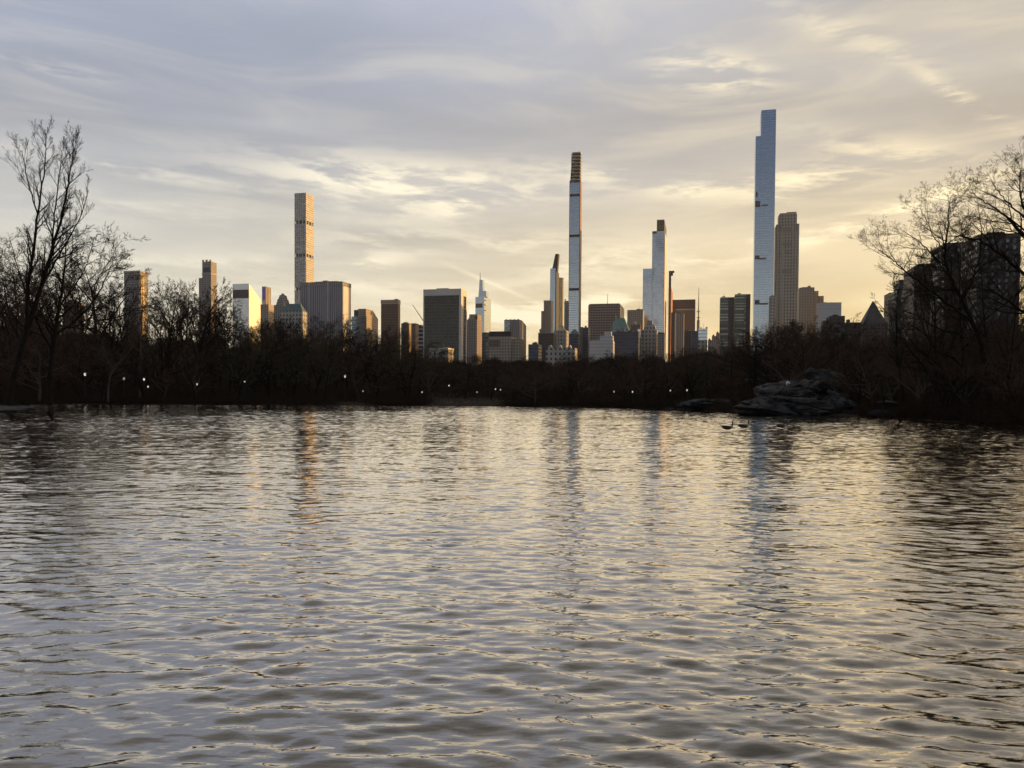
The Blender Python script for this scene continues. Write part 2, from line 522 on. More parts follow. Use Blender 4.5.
STONE = (.36, .33, .29)
mt = {}
mt['grid_concrete'] = facade('white_concrete_grid', (.50, .47, .43), (.30, .30, .30), 4.7, 4.7, .62, .66, .75, .2, tilt=.05, vary=1.0)
mt['dark'] = rough_mat('dark_metal', (.03, .03, .035), (.05, .045, .045), .2, .6)
mt['black'] = rough_mat('black_louvre', (.012, .012, .014), (.02, .02, .02), .3, .6)
mt['limestone'] = facade('limestone', (.40, .37, .32), (.05, .05, .06), 4.6, 5.2, .42, .55, .1, .3)
mt['limestone_plain'] = rough_mat('plain_limestone', (.40, .36, .31), (.48, .44, .38), .05, .85)
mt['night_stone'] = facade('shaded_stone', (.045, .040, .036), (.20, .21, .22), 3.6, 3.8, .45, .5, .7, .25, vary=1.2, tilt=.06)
mt['grey_stone'] = facade('grey_stone', (.30, .27, .25), (.06, .06, .07), 3.2, 3.5, .48, .5, .15, .3)
mt['tan_stone'] = facade('tan_stone', (.40, .32, .24), (.07, .06, .06), 3.3, 3.5, .45, .5, .1, .3)
mt['brown_brick'] = facade('brown_brick', (.20, .135, .10), (.05, .045, .05), 3.2, 3.2, .5, .5, .1, .3)
mt['dark_brick'] = facade('dark_brick', (.10, .07, .055), (.03, .03, .035), 3.2, 3.2, .5, .5, .1, .3)
mt['silver'] = facade('aluminium_bands', (.70, .70, .70), (.62, .62, .63), 60, 3.9, 1.0, .40, .85, .16, .25, wmetal=.7, vary=.05, tilt=.0)
mt['dark_glass'] = facade('dark_glass', (.035, .035, .035), (.05, .055, .05), 1.5, 3.8, .93, .70, .35, .12, .4, vary=1.1, tilt=.05)
mt['travertine'] = rough_mat('travertine', (.60, .55, .50), (.68, .63, .58), .04, .7)
mt['fins'] = facade('marble_fins', (.30, .29, .33), (.10, .11, .14), 3.0, 200, .45, 1.0, .3, .25, vary=.3)
mt['pin'] = facade('pinstripe_piers', (.42, .35, .32), (.07, .06, .06), 3.1, 3.5, .55, .85, .2, .3)
mt['blue_glass'] = facade('pale_blue_glass', (.50, .54, .58), (.52, .60, .68), 1.6, 4.2, 1.0, .74, .92, .10, .35, tilt=.012, vary=.15, wmetal=.6)
mt['deep_blue_glass'] = facade('deep_blue_glass', (.34, .40, .46), (.50, .60, .71), 1.8, 4.0, .92, .88, .92, .10, .35, tilt=.012, vary=.15, wmetal=.7)
mt['silver_glass'] = facade('silver_blue_glass', (.40, .44, .48), (.58, .63, .70), 2.2, 3.6, .90, .84, .9, .12, .35, tilt=.014, vary=.2, wmetal=.6, painted_refl=.55)
mt['teal_glass'] = facade('teal_glass', (.13, .16, .18), (.28, .34, .38), 2, 3.8, .9, .8, .8, .12, .4)
mt['grid_dark'] = facade('bronze_grid', (.30, .22, .17), (.05, .04, .04), 4.4, 4.4, .74, .66, .25, .2)
mt['copper'] = rough_mat('green_copper_roof', (.12, .20, .19), (.16, .26, .24), .1, .65)
mt['slate_green'] = rough_mat('dark_green_roof', (.07, .12, .13), (.09, .15, .15), .1, .6)
mt['white_panel'] = facade('white_panel', (.52, .51, .50), (.42, .42, .43), 40, 3.6, 1.0, .38, .2, .3, vary=.2)
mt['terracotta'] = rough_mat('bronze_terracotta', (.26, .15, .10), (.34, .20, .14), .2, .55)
mt['orange_panel'] = facade('orange_panel', (.42, .15, .05), (.05, .03, .03), 6, 3.8, .25, .6, .1, .3)
mt['red_granite'] = facade('red_granite', (.13, .075, .06), (.05, .035, .035), 1.6, 4.0, .55, .8, .2, .25)
mt['gold_brown'] = facade('golden_brown_glass', (.34, .25, .13), (.62, .46, .26), 2.5, 4, .6, .75, .9, .15)  # golden glazing; also paints low sun on some west sides
mt['navy'] = facade('navy_glass', (.045, .05, .075), (.06, .07, .11), 2.4, 3.6, .8, .6, .5, .2)
mt['violet'] = rough_mat('violet_glass', (.20, .14, .55), (.28, .22, .75), .2, .3)
mt['lattice'] = rough_mat('antenna_steel', (.16, .15, .15), (.20, .19, .18), .5, .6)

_tb = Tower.body
_pr = random.Random(4)
def body_with_plant(s, name, mat, z0=0.0, z1=None, **kw):
    o = _tb(s, name, mat, z0, z1, **kw)
    if z1 is None and not kw and s.L > 9 and s.M > 9:
        for _ in range(2 if s.L > 16 else 1):
            u = _pr.uniform(.12, .7) * s.L; w = _pr.uniform(.10, .2) * s.L
            s.sub('plant_room', mt['grey_stone'], u, u + w, s.M * .2, s.M * .6, s.z, s.z + _pr.uniform(1.2, 3.0))
        if _pr.random() < .6:
            p_ = s.A + WVEC * (s.L * _pr.uniform(.2, .8)) + SV * (s.M * .4)
            rod('aerial', s.root, mt['lattice'], (p_.x, p_.y, s.z), (p_.x, p_.y, s.z + _pr.uniform(4, 8)), .22, .12)
    return o
Tower.body = body_with_plant
# --- towers at the eastern end, behind the trees
t = Tower('apartment_building', 'low reddish building glimpsed through the crowns behind the tallest leaning tree', 'building', 64, 79, 303, 900, xw=84)
t.body('wall', mt['brown_brick']); t.sub('roof_box', mt['dark'], 3, 9, 3, 10, t.z, t.z + 4)
t = Tower('apartment_building', 'low pale building glimpsed between trunks just west of the low reddish one', 'building', 88, 98, 333, 850, xw=103)
t.body('wall', mt['limestone']); t.sub('roof_box', mt['grey_stone'], 2, 7, 3, 9, t.z, t.z + 4)
t = Tower('residential_tower', 'flat topped tower screened by bare crowns, its narrow side glowing gold', 'tower', 124, 139.5, 272.5, 1150, xw=148)
t.body('wall', mt['grey_stone']); t.sub('parapet', mt['limestone_plain'], -.4, t.L + .4, -.4, t.M + .4, t.z, t.z + 2.2)
t.sub('sun_gold_side', mt['gold_brown'], t.L - .2, t.L + 1.2, 2, t.M * .45, 20, t.z - 8)  # west side coloured gold to imitate the low sun on it
# stepped tower with the orange lit head
t = Tower('residential_tower', 'slender grey stone tower with stepped shoulder and orange lit head', 'tower', 202.2, 211, 262, 1500, xw=216.6)
t.body('wall', mt['grey_stone'])
t.tier('shoulder', mt['grey_stone'], 198.8, 202.4, 278, depth=t.M * .9, back=1.0)
for k, (u0, u1) in enumerate(((.0, .18), (.38, .6), (.82, 1.0))):
    t.sub('merlon', mt['limestone_plain'], t.L * u0, t.L * u1, -.3, 2.4, t.z, t.z + 4)
t.sub('cornice', mt['limestone_plain'], -.7, t.L + .7, -.7, t.M + .7, t.z - 24, t.z - 22)
t.sub('louvre', mt['dark'], 2.5, t.L - 2.5, -.5, 1.0, t.z - 20, t.z - 11)
# slant roofed silver tower
t = Tower('slant_roof_tower', 'white aluminium tower with sloping roof, dark band and blazing gold side', 'tower', 232.6, 249, 284, 1750, xw=260.6)
zt = t.z; zb = at(260.6, 299.5, t.D + t.M).z
t.body('wall', mt['silver'], z1=zb - 1)
v = []
ob = t.sub('sloped_roof', mt['silver'], 0, t.L, 0, t.M, zb - 1, zt, slope=(0, (zb - 1) - zt + .5))
t.sub('dark_band', mt['dark'], 0.6, t.L - .6, -.4, .8, t.zy(298.5, 240), t.zy(290, 240))
# violet and gold tower
t = Tower('office_tower', 'thin tower with violet glass corner above gold striped side', 'tower', 262, 265.6, 286.5, 1420, xw=271)
t.body('wall', mt['gold_brown'])
t.sub('violet_bay', mt['violet'], .4, t.L - .3, -.5, .8, t.zy(300, 264), t.z - 1)
for k in range(4):
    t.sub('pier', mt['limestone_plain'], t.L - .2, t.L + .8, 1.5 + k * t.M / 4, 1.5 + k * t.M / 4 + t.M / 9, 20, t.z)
t.tier('podium', mt['tan_stone'], 260.5, 268.5, 304.5, depth=20, back=-12)
# crowned pre-war tower
t = Tower('hotel_tower', 'grey hotel tower with tapering crown just west of violet-cornered thin tower', 'tower', 274, 284.6, 305, 1120, depth=22)
t.body('wall', mt['grey_stone'])
t.sub('shoulder', mt['grey_stone'], t.L * .12, t.L * .88, 2, 19, t.z, t.z + 9, taper=(2.0, 1.2))
t.sub('crown', mt['grey_stone'], t.L * .28, t.L * .72, 4, 17, t.z + 9, t.z + 15, taper=(.8, 2))
t.sub('finial', mt['limestone_plain'], t.L * .42, t.L * .58, 8, 12, t.z + 15.5, t.z + 17.5)
# green mansard hotel
t = Tower('mansard_hotel', 'broad cream hotel with dark green mansard below the tallest pale grid tower', 'hotel', 280, 302.5, 311.5, 1000, depth=12)
t.body('wall', mt['limestone'])
t.sub('mansard_roof', mt['slate_green'], .5, t.L - .5, .5, 11.5, t.z, t.zy(303.6, 290), taper=(5.5, 4.5))
for k in range(4):
    t.sub('dormer', mt['grey_stone'], 5 + k * 5.5, 6.6 + k * 5.5, .2, 4, t.z, t.z + 3.0)
# tall thin grid tower
t = Tower('supertall_tower', 'very tall square grid tower with gold side and open mechanical bands', 'skyscraper', 294.5, 306, 193.3, 1640, xw=314)
ys = [193.3, 222.5, 255.5, 289, 322, 356]
for k in range(len(ys)):
    z1 = t.z if k == 0 else t.zy(ys[k] + 1.6, 300)
    z0 = t.zy(ys[k + 1] - 1.6, 300) if k + 1 < len(ys) else 0
    t.sub('shaft', mt['grid_concrete'], 0, t.L, 0, t.M, z0, z1)
    if z0 > 0:
        t.sub('mechanical_floor', mt['dark'], 2.2, t.L - 2.2, 2.2, t.M - 2.2, z0, z0 + t.zy(0, 300) * 0 + (t.zy(ys[k + 1] - 1.6, 300) - t.zy(ys[k + 1] + 1.6, 300)) * -1)
        for (cu, cv_) in ((0, 0), (t.L - 1.6, 0), (0, t.M - 1.6), (t.L - 1.6, t.M - 1.6), (t.L * .33, 0), (t.L * .66, 0), (t.L - 1.6, t.M * .33), (t.L - 1.6, t.M * .66)):
            t.sub('column', mt['travertine'], cu + .05, cu + 1.55, cv_ + .05, cv_ + 1.55, t.zy(ys[k + 1] + 1.6, 300), z0)
# fix the mechanical floors: they fill the gap below each shaft
for o in [o for o in t.root.children if o.name.startswith('mechanical_floor')]:
    zs = [vv.co.z for vv in o.data.vertices]; hi, lo = max(zs), min(zs)
# GM-like slab
t = Tower('office_slab', 'wide grey slab of vertical fins with two bright rows and tan lit end', 'office block', 300.5, 342.5, 283, 1150, xw=351)
t.body('wall', mt['fins'])
t.sub('parapet', mt['grey_stone'], -.3, t.L + .3, -.3, t.M + .3, t.z - 5, t.z + .6)
t.sub('roof_box', mt['tan_stone'], t.L * .47, t.L * .58, 8, 18, t.z + .6, t.z + 3.8)
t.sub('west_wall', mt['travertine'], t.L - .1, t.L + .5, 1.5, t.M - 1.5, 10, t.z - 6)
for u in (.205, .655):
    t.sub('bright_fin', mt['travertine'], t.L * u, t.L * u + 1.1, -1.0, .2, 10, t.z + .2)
# gabled pink block
t = Tower('gabled_office_block', 'pink stone block with a clipped gable end beside the finned slab', 'office block', 351.5, 366, 309, 1250, xw=377.8)
t.body('wall', mt['teal_glass'], z1=t.z - 12)
t.sub('gable_wall', mt['tan_stone'], t.L * .45, t.L, 0, t.M * .55, t.z - 12, t.z)
t.sub('gable_slope', mt['tan_stone'], t.L * .45, t.L, t.M * .55, t.M, t.z - 12, t.z, slope=(0, -11.5))
t.sub('stone_end', mt['tan_stone'], t.L, t.L + .8, .5, t.M - .5, 10, t.z - 12.2)
t.sub('roof_box', mt['dark'], 1.5, t.L * .4, 6, t.M - 6, t.z - 12, t.z - 1)
t.sub('oculus', mt['dark'], t.L, t.L + .4, t.M * .38, t.M * .52, t.z - 8, t.z - 2.5)
# dark brown tower
t = Tower('office_tower', 'dark brown tower with lighter cap standing alone west of the gabled block', 'tower', 381, 398, 300, 1200, xw=400.3)
t.body('wall', mt['red_granite'], z1=t.zy(304.5, 390))
t.sub('cap', mt['tan_stone'], -.3, t.L + .3, -.3, t.M + .3, t.zy(304.5, 390), t.z)
t.sub('roof_box', mt['dark'], t.L * .75, t.L * .93, 3, 7, t.z, t.z + 1.4)
t = Tower('apartment_building', 'low dark block with bright gold edge beside the lone dark brown tower', 'building', 401.2, 408.6, 323.2, 1140, xw=411.2)
t.body('wall', mt['dark_brick']); t.sub('sun_gold_strip', mt['gold_brown'], t.L - .2, t.L + .6, 1, t.M - 1, 12, t.z - 1)  # the strip puts sunset gold into the colour of the west edge
t.sub('roof_box', mt['dark'], 2, 6, 3, 8, t.z, t.z + 1.6)
t = Tower('apartment_building', 'narrow plain brown block next to gold-edged low block', 'building', 411, 415.5, 324, 1200, depth=14)
t.body('wall', mt['brown_brick']); t.sub('parapet', mt['dark'], -.2, t.L + .2, -.2, 14.2, t.z, t.z + 1)
t = Tower('office_building', 'low grey building with white floor bands beside the big black glass slab', 'office block', 415.5, 426, 326.5, 1260, depth=24)
t.body('wall', mt['navy'])
for k in range(8):
    t.sub('floor_band', mt['travertine'], -.3, t.L - 3, -.4, .6, t.z - 5 - k * 6.5, t.z - 3.6 - k * 6.5)
t.sub('roof_box', mt['dark'], 2, 9, 4, 12, t.z, t.z + 3)
# crane behind
P0_ = at(425.5, 324, 1500); tip = at(412.6, 304.8, 1500)
cr = empty('tower_crane', (P0_.x, P0_.y, 0), label='distant construction crane with raised jib leaning beside the black glass slab', cat='crane')
rod('mast', cr, mt['lattice'], (P0_.x, P0_.y, 0), (P0_.x, P0_.y, P0_.z + 3), 1.1)
rod('jib', cr, mt['lattice'], P0_, tip, 1.0, .55)
rod('counter_jib', cr, mt['lattice'], P0_, P0_ + Vector((9, 0, 1)), .9)
# big black glass slab
t = Tower('office_slab', 'big black glass slab framed by pale stone with orange lit top corner', 'office block', 423.3, 461.2, 289.5, 950, xw=467.2)
zc = t.zy(296, 440)
t.sub('glass_wall', mt['dark_glass'], 1.4, t.L - 2.6, .4, t.M - .6, 0, zc)
t.sub('stone_cap', mt['travertine'], 0, t.L, 0, t.M, zc, t.z)
t.sub('stone_pier', mt['travertine'], 0, 1.4, 0, t.M, 0, zc)
t.sub('stone_pier', mt['travertine'], t.L - 2.6, t.L, 0, t.M * .38, 0, zc)
t.sub('stone_pier', mt['travertine'], t.L - 2.6, t.L, t.M * .86, t.M, 0, zc)
t.sub('side_glass', mt['dark_glass'], t.L - 2.6, t.L - .9, t.M * .38, t.M * .86, 0, zc)
t.sub('roof_box', mt['grey_stone'], t.L * .32, t.L * .63, 5, t.M - 5, t.z, t.z + 1.6)
t = Tower('museum_building', 'low white roofed building below the big black glass slab', 'building', 429, 448, 349.3, 700, depth=16)
t.body('wall', mt['limestone']); t.sub('parapet', mt['travertine'], -.4, t.L + .4, -.4, 16.4, t.z, t.z + 1.2)
# pinstripe
t = Tower('office_tower', 'pinstriped pinkish tower with tan west side right against the black glass slab', 'tower', 465.3, 477, 319.5, 1100, xw=482.2)
t.body('wall', mt['pin'])
t.sub('penthouse', mt['tan_stone'], t.L * .28, t.L * .98, 3, t.M - 3, t.z, t.z + 7.5)
t.sub('tank', mt['dark'], t.L * .84, t.L * 1.0, 1, 4, t.z, t.z + 5)
# spired glass tower
t = Tower('spired_skyscraper', 'distant pale glass skyscraper stepping up to a needle spire', 'skyscraper', 475.4, 484.3, 297, 2400, xw=491)
t.body('wall', mt['blue_glass'], taper=(0, 0))
t.tier('middle_tier', mt['blue_glass'], 478.4, 486.3, 291, 297, xw=488.5, back=6, taper=(1.2, .3))
t.tier('upper_tier', mt['blue_glass'], 479, 482.9, 279.8, 291, depth=20, back=9, taper=(1.5, .4))
s0 = at(480.2, 281, 2415); rod('spire', t.root, mt['lattice'], s0, (s0.x, s0.y, at(480.2, 272.5, 2415).z), 1.7, .5)
t.sub('mechanical_band', mt['dark'], 1.0, t.L * .8, -.6, 1, t.zy(307.8, 480), t.zy(303.6, 480))
for (py_, dxp) in ((300, 2.0), (304.5, 3.4), (310, 2.6)):
    zz = t.zy(py_, 488)
    t.sub('terrace_fin', mt['travertine'], t.L - .5, t.L + 4, 4, 10 + dxp * 3, zz - 1.5, zz)
# small blue glass
t = Tower('office_building', 'small blue glass block tucked before the spired pale glass skyscraper', 'office block', 482, 489.2, 333.2, 1010, depth=18)
t.body('wall', mt['teal_glass']); t.sub('parapet', mt['dark'], -.2, t.L + .2, -.2, 18.2, t.z, t.z + .8)
# apartment block with the black roof
t = Tower('apartment_block', 'broad tan apartment block with a long black roof box and sloped corner', 'building', 488.5, 511, 336.5, 900, depth=38)
t.body('wall', mt['tan_stone'])
t.sub('roof_box', mt['black'], .3, t.L - 1, 2, 12, t.z, t.zy(331.4, 500))
t.tier('wing', mt['tan_stone'], 511, 520.5, 339, depth=30, back=-2)
t.sub('balcony_bay', mt['brown_brick'], 1, t.L * .48, -.7, .5, t.z - 12, t.z - 4)
# tower behind it
t = Tower('office_tower', 'dark tower with glassy corner and chamfered top behind the black roofed block', 'tower', 504.2, 519.6, 319.8, 1230, xw=526.3)
t.body('wall', mt['grey_stone'], z1=t.z - 6)
t.sub('top_floor', mt['grey_stone'], 0, t.L, 0, t.M * .4, t.z - 6, t.z)
t.sub('chamfer', mt['grey_stone'], 0, t.L, t.M * .4, t.M, t.z - 6, t.z, slope=(0, -5.6))
t.sub('glass_bay', mt['teal_glass'], .2, t.L * .38, -.6, .8, t.z - 24, t.z - 2)
for u in (.1, .35, .6, .85):
    t.sub('vent', mt['dark'], t.L * u, t.L * u + 1.4, 2, 4, t.z, t.z + 1.3)
# cluster before the stepped tower
t = Tower('apartment_building', 'low violet-dark block at the edge of the bright street gap', 'building', 528.3, 538.5, 344.3, 860, depth=18)
t.body('wall', mt['navy']); t.sub('roof_box', mt['dark'], 4, 9, 3, 9, t.z, t.z + 2.2)
t = Tower('apartment_building', 'squat dark block with flat roof below the stepped tan tower', 'building', 538.2, 553.5, 333.6, 900, depth=20)
t.body('wall', mt['dark_brick']); t.sub('parapet', mt['grey_stone'], -.3, t.L + .3, -.3, 20.3, t.z, t.z + .8)
# stepped masonry tower
t = Tower('stepped_tower', 'tan masonry tower with two left-hand setbacks beside the slender blue tower', 'tower', 543.8, 551, 300.8, 1500, depth=22)
t.body('wall', mt['tan_stone'])
t.tier('setback', mt['tan_stone'], 541.2, 544, 311, depth=20, back=-1)
t.tier('lower_setback', mt['tan_stone'], 539.4, 541.4, 329, depth=18, back=-2)
t.sub('parapet', mt['limestone_plain'], -.3, t.L + .3, -.3, 22.3, t.z - 1, t.z + .6)
# slender blue tower with the black tip
t = Tower('slender_tower', 'slender blue glass tower ending in a slanted black tip', 'skyscraper', 550.2, 555.5, 268.5, 1700, xw=558.3)
t.body('wall', mt['deep_blue_glass'])
t.sub('dark_flank', mt['black'], t.L, t.L + 2.0, 0, t.M, 0, t.z - 6)
A, L, M, z = solve(553.2, 558.6, 254, 1702, None, 14)
v, f, uv = [], [], []
block_mesh(v, f, uv, A, L, M, at(555, 272, 1702).z, z)
v = [(x + (-3 if i < 4 else (4.5 if i in (4, 7) else 0)), y, zz) for i, (x, y, zz) in enumerate(v)]
me = bpy.data.meshes.new('black_tip'); me.from_pydata([(x - t.root.location.x, y - t.root.location.y, zz) for x, y, zz in v], [], f)
link_mesh('black_tip', me, mt['black'], t.root)
# brown gold slim
t = Tower('office_tower', 'slim golden brown tower close behind the slender blue tower', 'tower', 558.6, 562.8, 278.2, 1790, depth=16)
t.body('wall', mt['gold_brown']); t.sub('cap', mt['gold_brown'], -.3, t.L + .3, -.3, 16.3, t.z, t.z + 1)
t = Tower('office_tower', 'slim grey tower with ragged top half hidden behind the tallest needle tower', 'tower', 564.2, 570.5, 301.5, 1560, depth=18)
t.body('wall', mt['grey_stone']); t.sub('turret', mt['grey_stone'], .5, 2.5, 2, 6, t.z, t.z + 5); t.sub('turret', mt['grey_stone'], 4, 7, 2, 6, t.z, t.z + 2)
# gold capped pre-war tower
t = Tower('hotel_tower', 'cream columned tower with golden domed cap at the foot of the needle tower', 'tower', 554, 566.5, 330.5, 1050, depth=18)
t.body('wall', mt['limestone'])
t.sub('gold_cap', mt['gold_brown'], t.L * .22, t.L * .78, 3, 14, t.z, t.z + 7.5, taper=(2.4, 3))
for k in range(5):
    t.sub('column', mt['limestone_plain'], t.L * (.06 + .2 * k), t.L * (.06 + .2 * k) + 1.1, -.8, .1, t.z - 26, t.z - 1)
t = Tower('apartment_building', 'wide pale low building at the base of the gold capped tower', 'building', 546, 575, 348, 800, depth=16)
t.body('wall', mt['limestone'])
for k in range(3):
    t.sub('gable', mt['limestone_plain'], 2 + k * 10, 6.5 + k * 10, 0, 6, t.z, t.z + 3, taper=(1.6, 0))
# the needle tower
t = Tower('needle_tower', 'thinnest tallest needle tower, glass face edged in terracotta with open stepped crown', 'skyscraper', 570, 579.8, 183, 1392, xw=581.4)
t.body('wall', mt['blue_glass'])
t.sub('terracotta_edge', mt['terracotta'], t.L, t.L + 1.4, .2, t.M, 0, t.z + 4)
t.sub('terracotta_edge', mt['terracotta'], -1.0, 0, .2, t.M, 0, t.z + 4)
zt = at(575, 151.5, 1392).z
nst = 9
for k in range(nst):
    f0 = k / nst
    z0 = t.z + (zt - t.z) * f0; z1 = t.z + (zt - t.z) * (k + 1) / nst
    t.sub('crown_tier', mt['black'], .4 + .25 * k, t.L - .15, k * .9, t.M - 1, z0, z1 - .5)
    t.sub('crown_slab', mt['travertine'], .2 + .25 * k, t.L + .2, k * .9 - .8, t.M - 1, z1 - 1.3, z1 + (.0 if k < nst - 1 else .4))
for k in range(8):
    zc_ = t.z + (zt - t.z) * k / 9
    t.sub('crown_panel', mt['travertine'], t.L * (.12 + .1 * (k % 3)), t.L * (.4 + .12 * (k % 3)), k * .9 - .5, k * .9 + .5, zc_ + 1.0, zc_ + 2.0)
for k in range(3):
    t.sub('crown_post', mt['dark'], t.L * (.12 + .33 * k), t.L * (.12 + .33 * k) + .8, -.6, .3, t.z, zt - 4)
for py in (195.5, 236, 289.5):
    zz = t.zy(py, 575)
    t.sub('mechanical_band', mt['black'], .1, t.L - .1, -.5, 1, zz - 2.2, zz + 2.2)
# dark blocks right of it
t = Tower('apartment_building', 'brown slab with a navy half standing just west of the needle tower', 'building', 580, 588.5, 327.5, 1000, depth=20)
t.body('wall', mt['navy']); t.sub('brown_half', mt['brown_brick'], 0, t.L * .32, -.6, 20, 0, t.z + .7)
t = Tower('apartment_building', 'small slate blue block with pointed roof at the foot of the needle tower', 'building', 569, 578.5, 334, 960, depth=16)
t.body('wall', mt['navy']); t.sub('pitched_roof', mt['slate_green'], .3, t.L - .3, .3, 15.7, t.z, t.z + 6, taper=(4.2, 6))
# bronze grid tower
t = Tower('office_block', 'broad bronze gridded block with a thin roof mast', 'office block', 588.3, 620.3, 305, 1350, xw=624.3)
t.body('wall', mt['grid_dark']); t.sub('parapet', mt['grid_dark'], 1.5, t.L - 1.5, 1.5, t.M - 1.5, t.z, t.z + 2)
p = at(607.6, 305, 1360); rod('mast', t.root, mt['lattice'], p, (p.x, p.y, at(607.6, 294, 1360).z), .55, .3)
# green pyramid hotel
t = Tower('mansard_hotel', 'hotel with steep pale green copper roof and finial before the bronze gridded block', 'hotel', 609.5, 629, 331, 930, depth=24)
t.body('wall', mt['limestone'])
t.sub('copper_roof', mt['copper'], .3, t.L - .3, .3, 23.7, t.z, t.zy(317.8, 618), taper=(6.2, 7))
p = t.A + WVEC * 6.4 + SV * 7.6; rod('finial', t.root, mt['copper'], (p.x, p.y, t.zy(318.5, 618)), (p.x, p.y, t.zy(312.5, 618)), .9, .15)
for k in range(3):
    t.sub('dormer', mt['limestone_plain'], 4 + k * 6.5, 6.6 + k * 6.5, 0.1, 4, t.z, t.z + 4.5)
t = Tower('apartment_building', 'dark navy block in front of the green copper roofed hotel', 'building', 612.5, 638.5, 331.8, 850, depth=18)
t.body('wall', mt['navy']); t.sub('roof_box', mt['dark'], 5, 12, 4, 10, t.z, t.z + 2.4); t.sub('roof_box', mt['dark'], 17, 22, 4, 10, t.z, t.z + 1.6)
t = Tower('white_building', 'low white banded building stepping down beside the dark navy block', 'building', 589.5, 613, 340.5, 820, depth=16)
t.body('wall', mt['white_panel']); t.sub('upper_step', mt['white_panel'], t.L * .42, t.L * .97, 3, 13, t.z, t.z + 5.2); t.sub('penthouse', mt['white_panel'], t.L * .6, t.L * .9, 5, 12, t.z + 5.2, t.z + 9.5)
t = Tower('office_tower', 'plain brown block showing between the copper roof and the stepped blue glass tower', 'tower', 627.3, 643, 310, 1290, depth=30)
t.body('wall', mt['tan_stone']); t.sub('roof_box', mt['brown_brick'], t.L * .6, t.L, 4, 20, t.z, t.z + 1.5)
t = Tower('apartment_building', 'little pink and blue gabled block left of the deco stone tower', 'building', 630.5, 640.5, 324.5, 1020, depth=14)
t.body('wall', mt['brown_brick']); t.sub('gable', mt['tan_stone'], 1, t.L * .6, 1, 12, t.z, t.z + 5, taper=(2.4, 2))
t.sub('blue_panel', mt['blue_glass'], t.L * .72, t.L, -.6, 1, t.z - 18, t.z - 6)
# stepped blue glass tower
t = Tower('glass_skyscraper', 'stepped sky blue glass skyscraper with pale edge and dark open crown', 'skyscraper', 652.3, 664.6, 231.5, 1360, xw=667.8)
t.body('wall', mt['silver_glass'])
t.tier('lower_wing', mt['silver_glass'], 643, 652.3, 268.8, depth=26, back=-3)
t.tier('wing_cap', mt['deep_blue_glass'], 643.1, 652.1, 269.2, 277.5, depth=4, back=-4)
zc = t.zy(220, 660)
t.sub('crown', mt['dark'], t.L * .36, t.L * .97, 1, t.M - 1, t.z, zc)
for k in range(4):
    t.sub('crown_fin', mt['gold_brown'], t.L * (.38 + .155 * k), t.L * (.38 + .155 * k) + .7, .2, 1.2, t.z - 10, zc + .5)
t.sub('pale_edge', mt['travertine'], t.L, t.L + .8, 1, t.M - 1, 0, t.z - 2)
t.sub('low_crown', mt['dark'], 0, t.L * .36, -.4, 6, t.z - 4, t.z + .4)
# deco stone tower in front
t = Tower('deco_tower', 'grey deco stone tower with curved shoulders in front of the stepped blue skyscraper', 'tower', 642.2, 656.8, 330, 1030, depth=24)
t.body('wall', mt['limestone'])
t.sub('shoulder', mt['limestone'], 1.6, t.L - 1.6, 2, 20, t.z, t.z + 7, taper=(1.6, 1))
t.sub('crown', mt['grey_stone'], t.L * .3, t.L * .7, 4, 16, t.z + 7, t.z + 13, taper=(1.2, 1))
t = Tower('apartment_building', 'narrow dark stone building squeezed beside the grey deco tower', 'building', 657.2, 664.5, 334, 1010, depth=20)
t.body('wall', mt['grey_stone']); t.sub('cap', mt['dark'], .5, t.L - .5, 1, 8, t.z, t.z + 2)
# black and orange sliver
t = Tower('slender_tower', 'very thin orange brown tower with hooked black top', 'tower', 668.6, 671.2, 287.5, 1500, xw=673.2)
t.body('wall', mt['orange_panel'])
t.sub('black_core', mt['black'], 0.2, t.L - .4, 1, 8, t.z, t.zy(271.2, 670))
t.sub('hook', mt['black'], .2, t.L + 5.5, 1, 7, t.zy(272.6, 670), t.zy(270.8, 670))
t.sub('hook_brace', mt['black'], t.L - .4, t.L + 3, 2, 5, t.zy(275.5, 670), t.zy(272.6, 670))
# brown block
t = Tower('office_block', 'brown gridded office block beside the thin hooked tower', 'office block', 672.6, 695.4, 299.8, 1400, depth=34)
t.body('wall', mt['brown_brick'], z1=t.zy(309, 684))
t.sub('attic', mt['red_granite'], 0, t.L, 0, 34, t.zy(309, 684), t.z)
t.sub('light_band', mt['limestone_plain'], 6, t.L - 1, -.5, .6, t.zy(310.4, 684), t.zy(309.2, 684))
t = Tower('apartment_building', 'slim brick front with pale corner in front of the brown gridded block', 'building', 675.3, 684, 313.5, 1120, depth=18)
t.body('wall', mt['tan_stone']); t.sub('pale_corner', mt['travertine'], 0, 1.6, -.6, 2, 0, t.z + .5)
t = Tower('apartment_building', 'black slot-like building just east of slim brick front', 'building', 671.2, 675, 313, 1180, depth=16)
t.body('wall', mt['red_granite']); t.sub('cap', mt['dark'], .3, t.L - .3, .5, 8, t.z, t.z + 1)
t = Tower('apartment_building', 'low dark block at the foot of the brown gridded block', 'building', 684.2, 691.6, 331, 1000, depth=16)
t.body('wall', mt['dark_brick']); t.sub('cap', mt['tan_stone'], t.L * .5, t.L, 1, 8, t.z, t.z + 1.2)
t = Tower('office_building', 'deep navy cube left of the pale glass box with the mast behind', 'office block', 691.8, 698.2, 331.4, 960, depth=14)
t.body('wall', mt['navy']); t.sub('parapet', mt['dark'], -.2, t.L + .2, -.2, 14.2, t.z, t.z + .5)
t = Tower('office_building', 'small pale glass box with cream side below the tall lattice mast', 'office block', 698.4, 707.5, 328.6, 990, depth=14)
t.body('wall', mt['blue_glass'], z0=t.zy(340, 700)); t.body('base', mt['limestone'], z1=t.zy(340, 700))
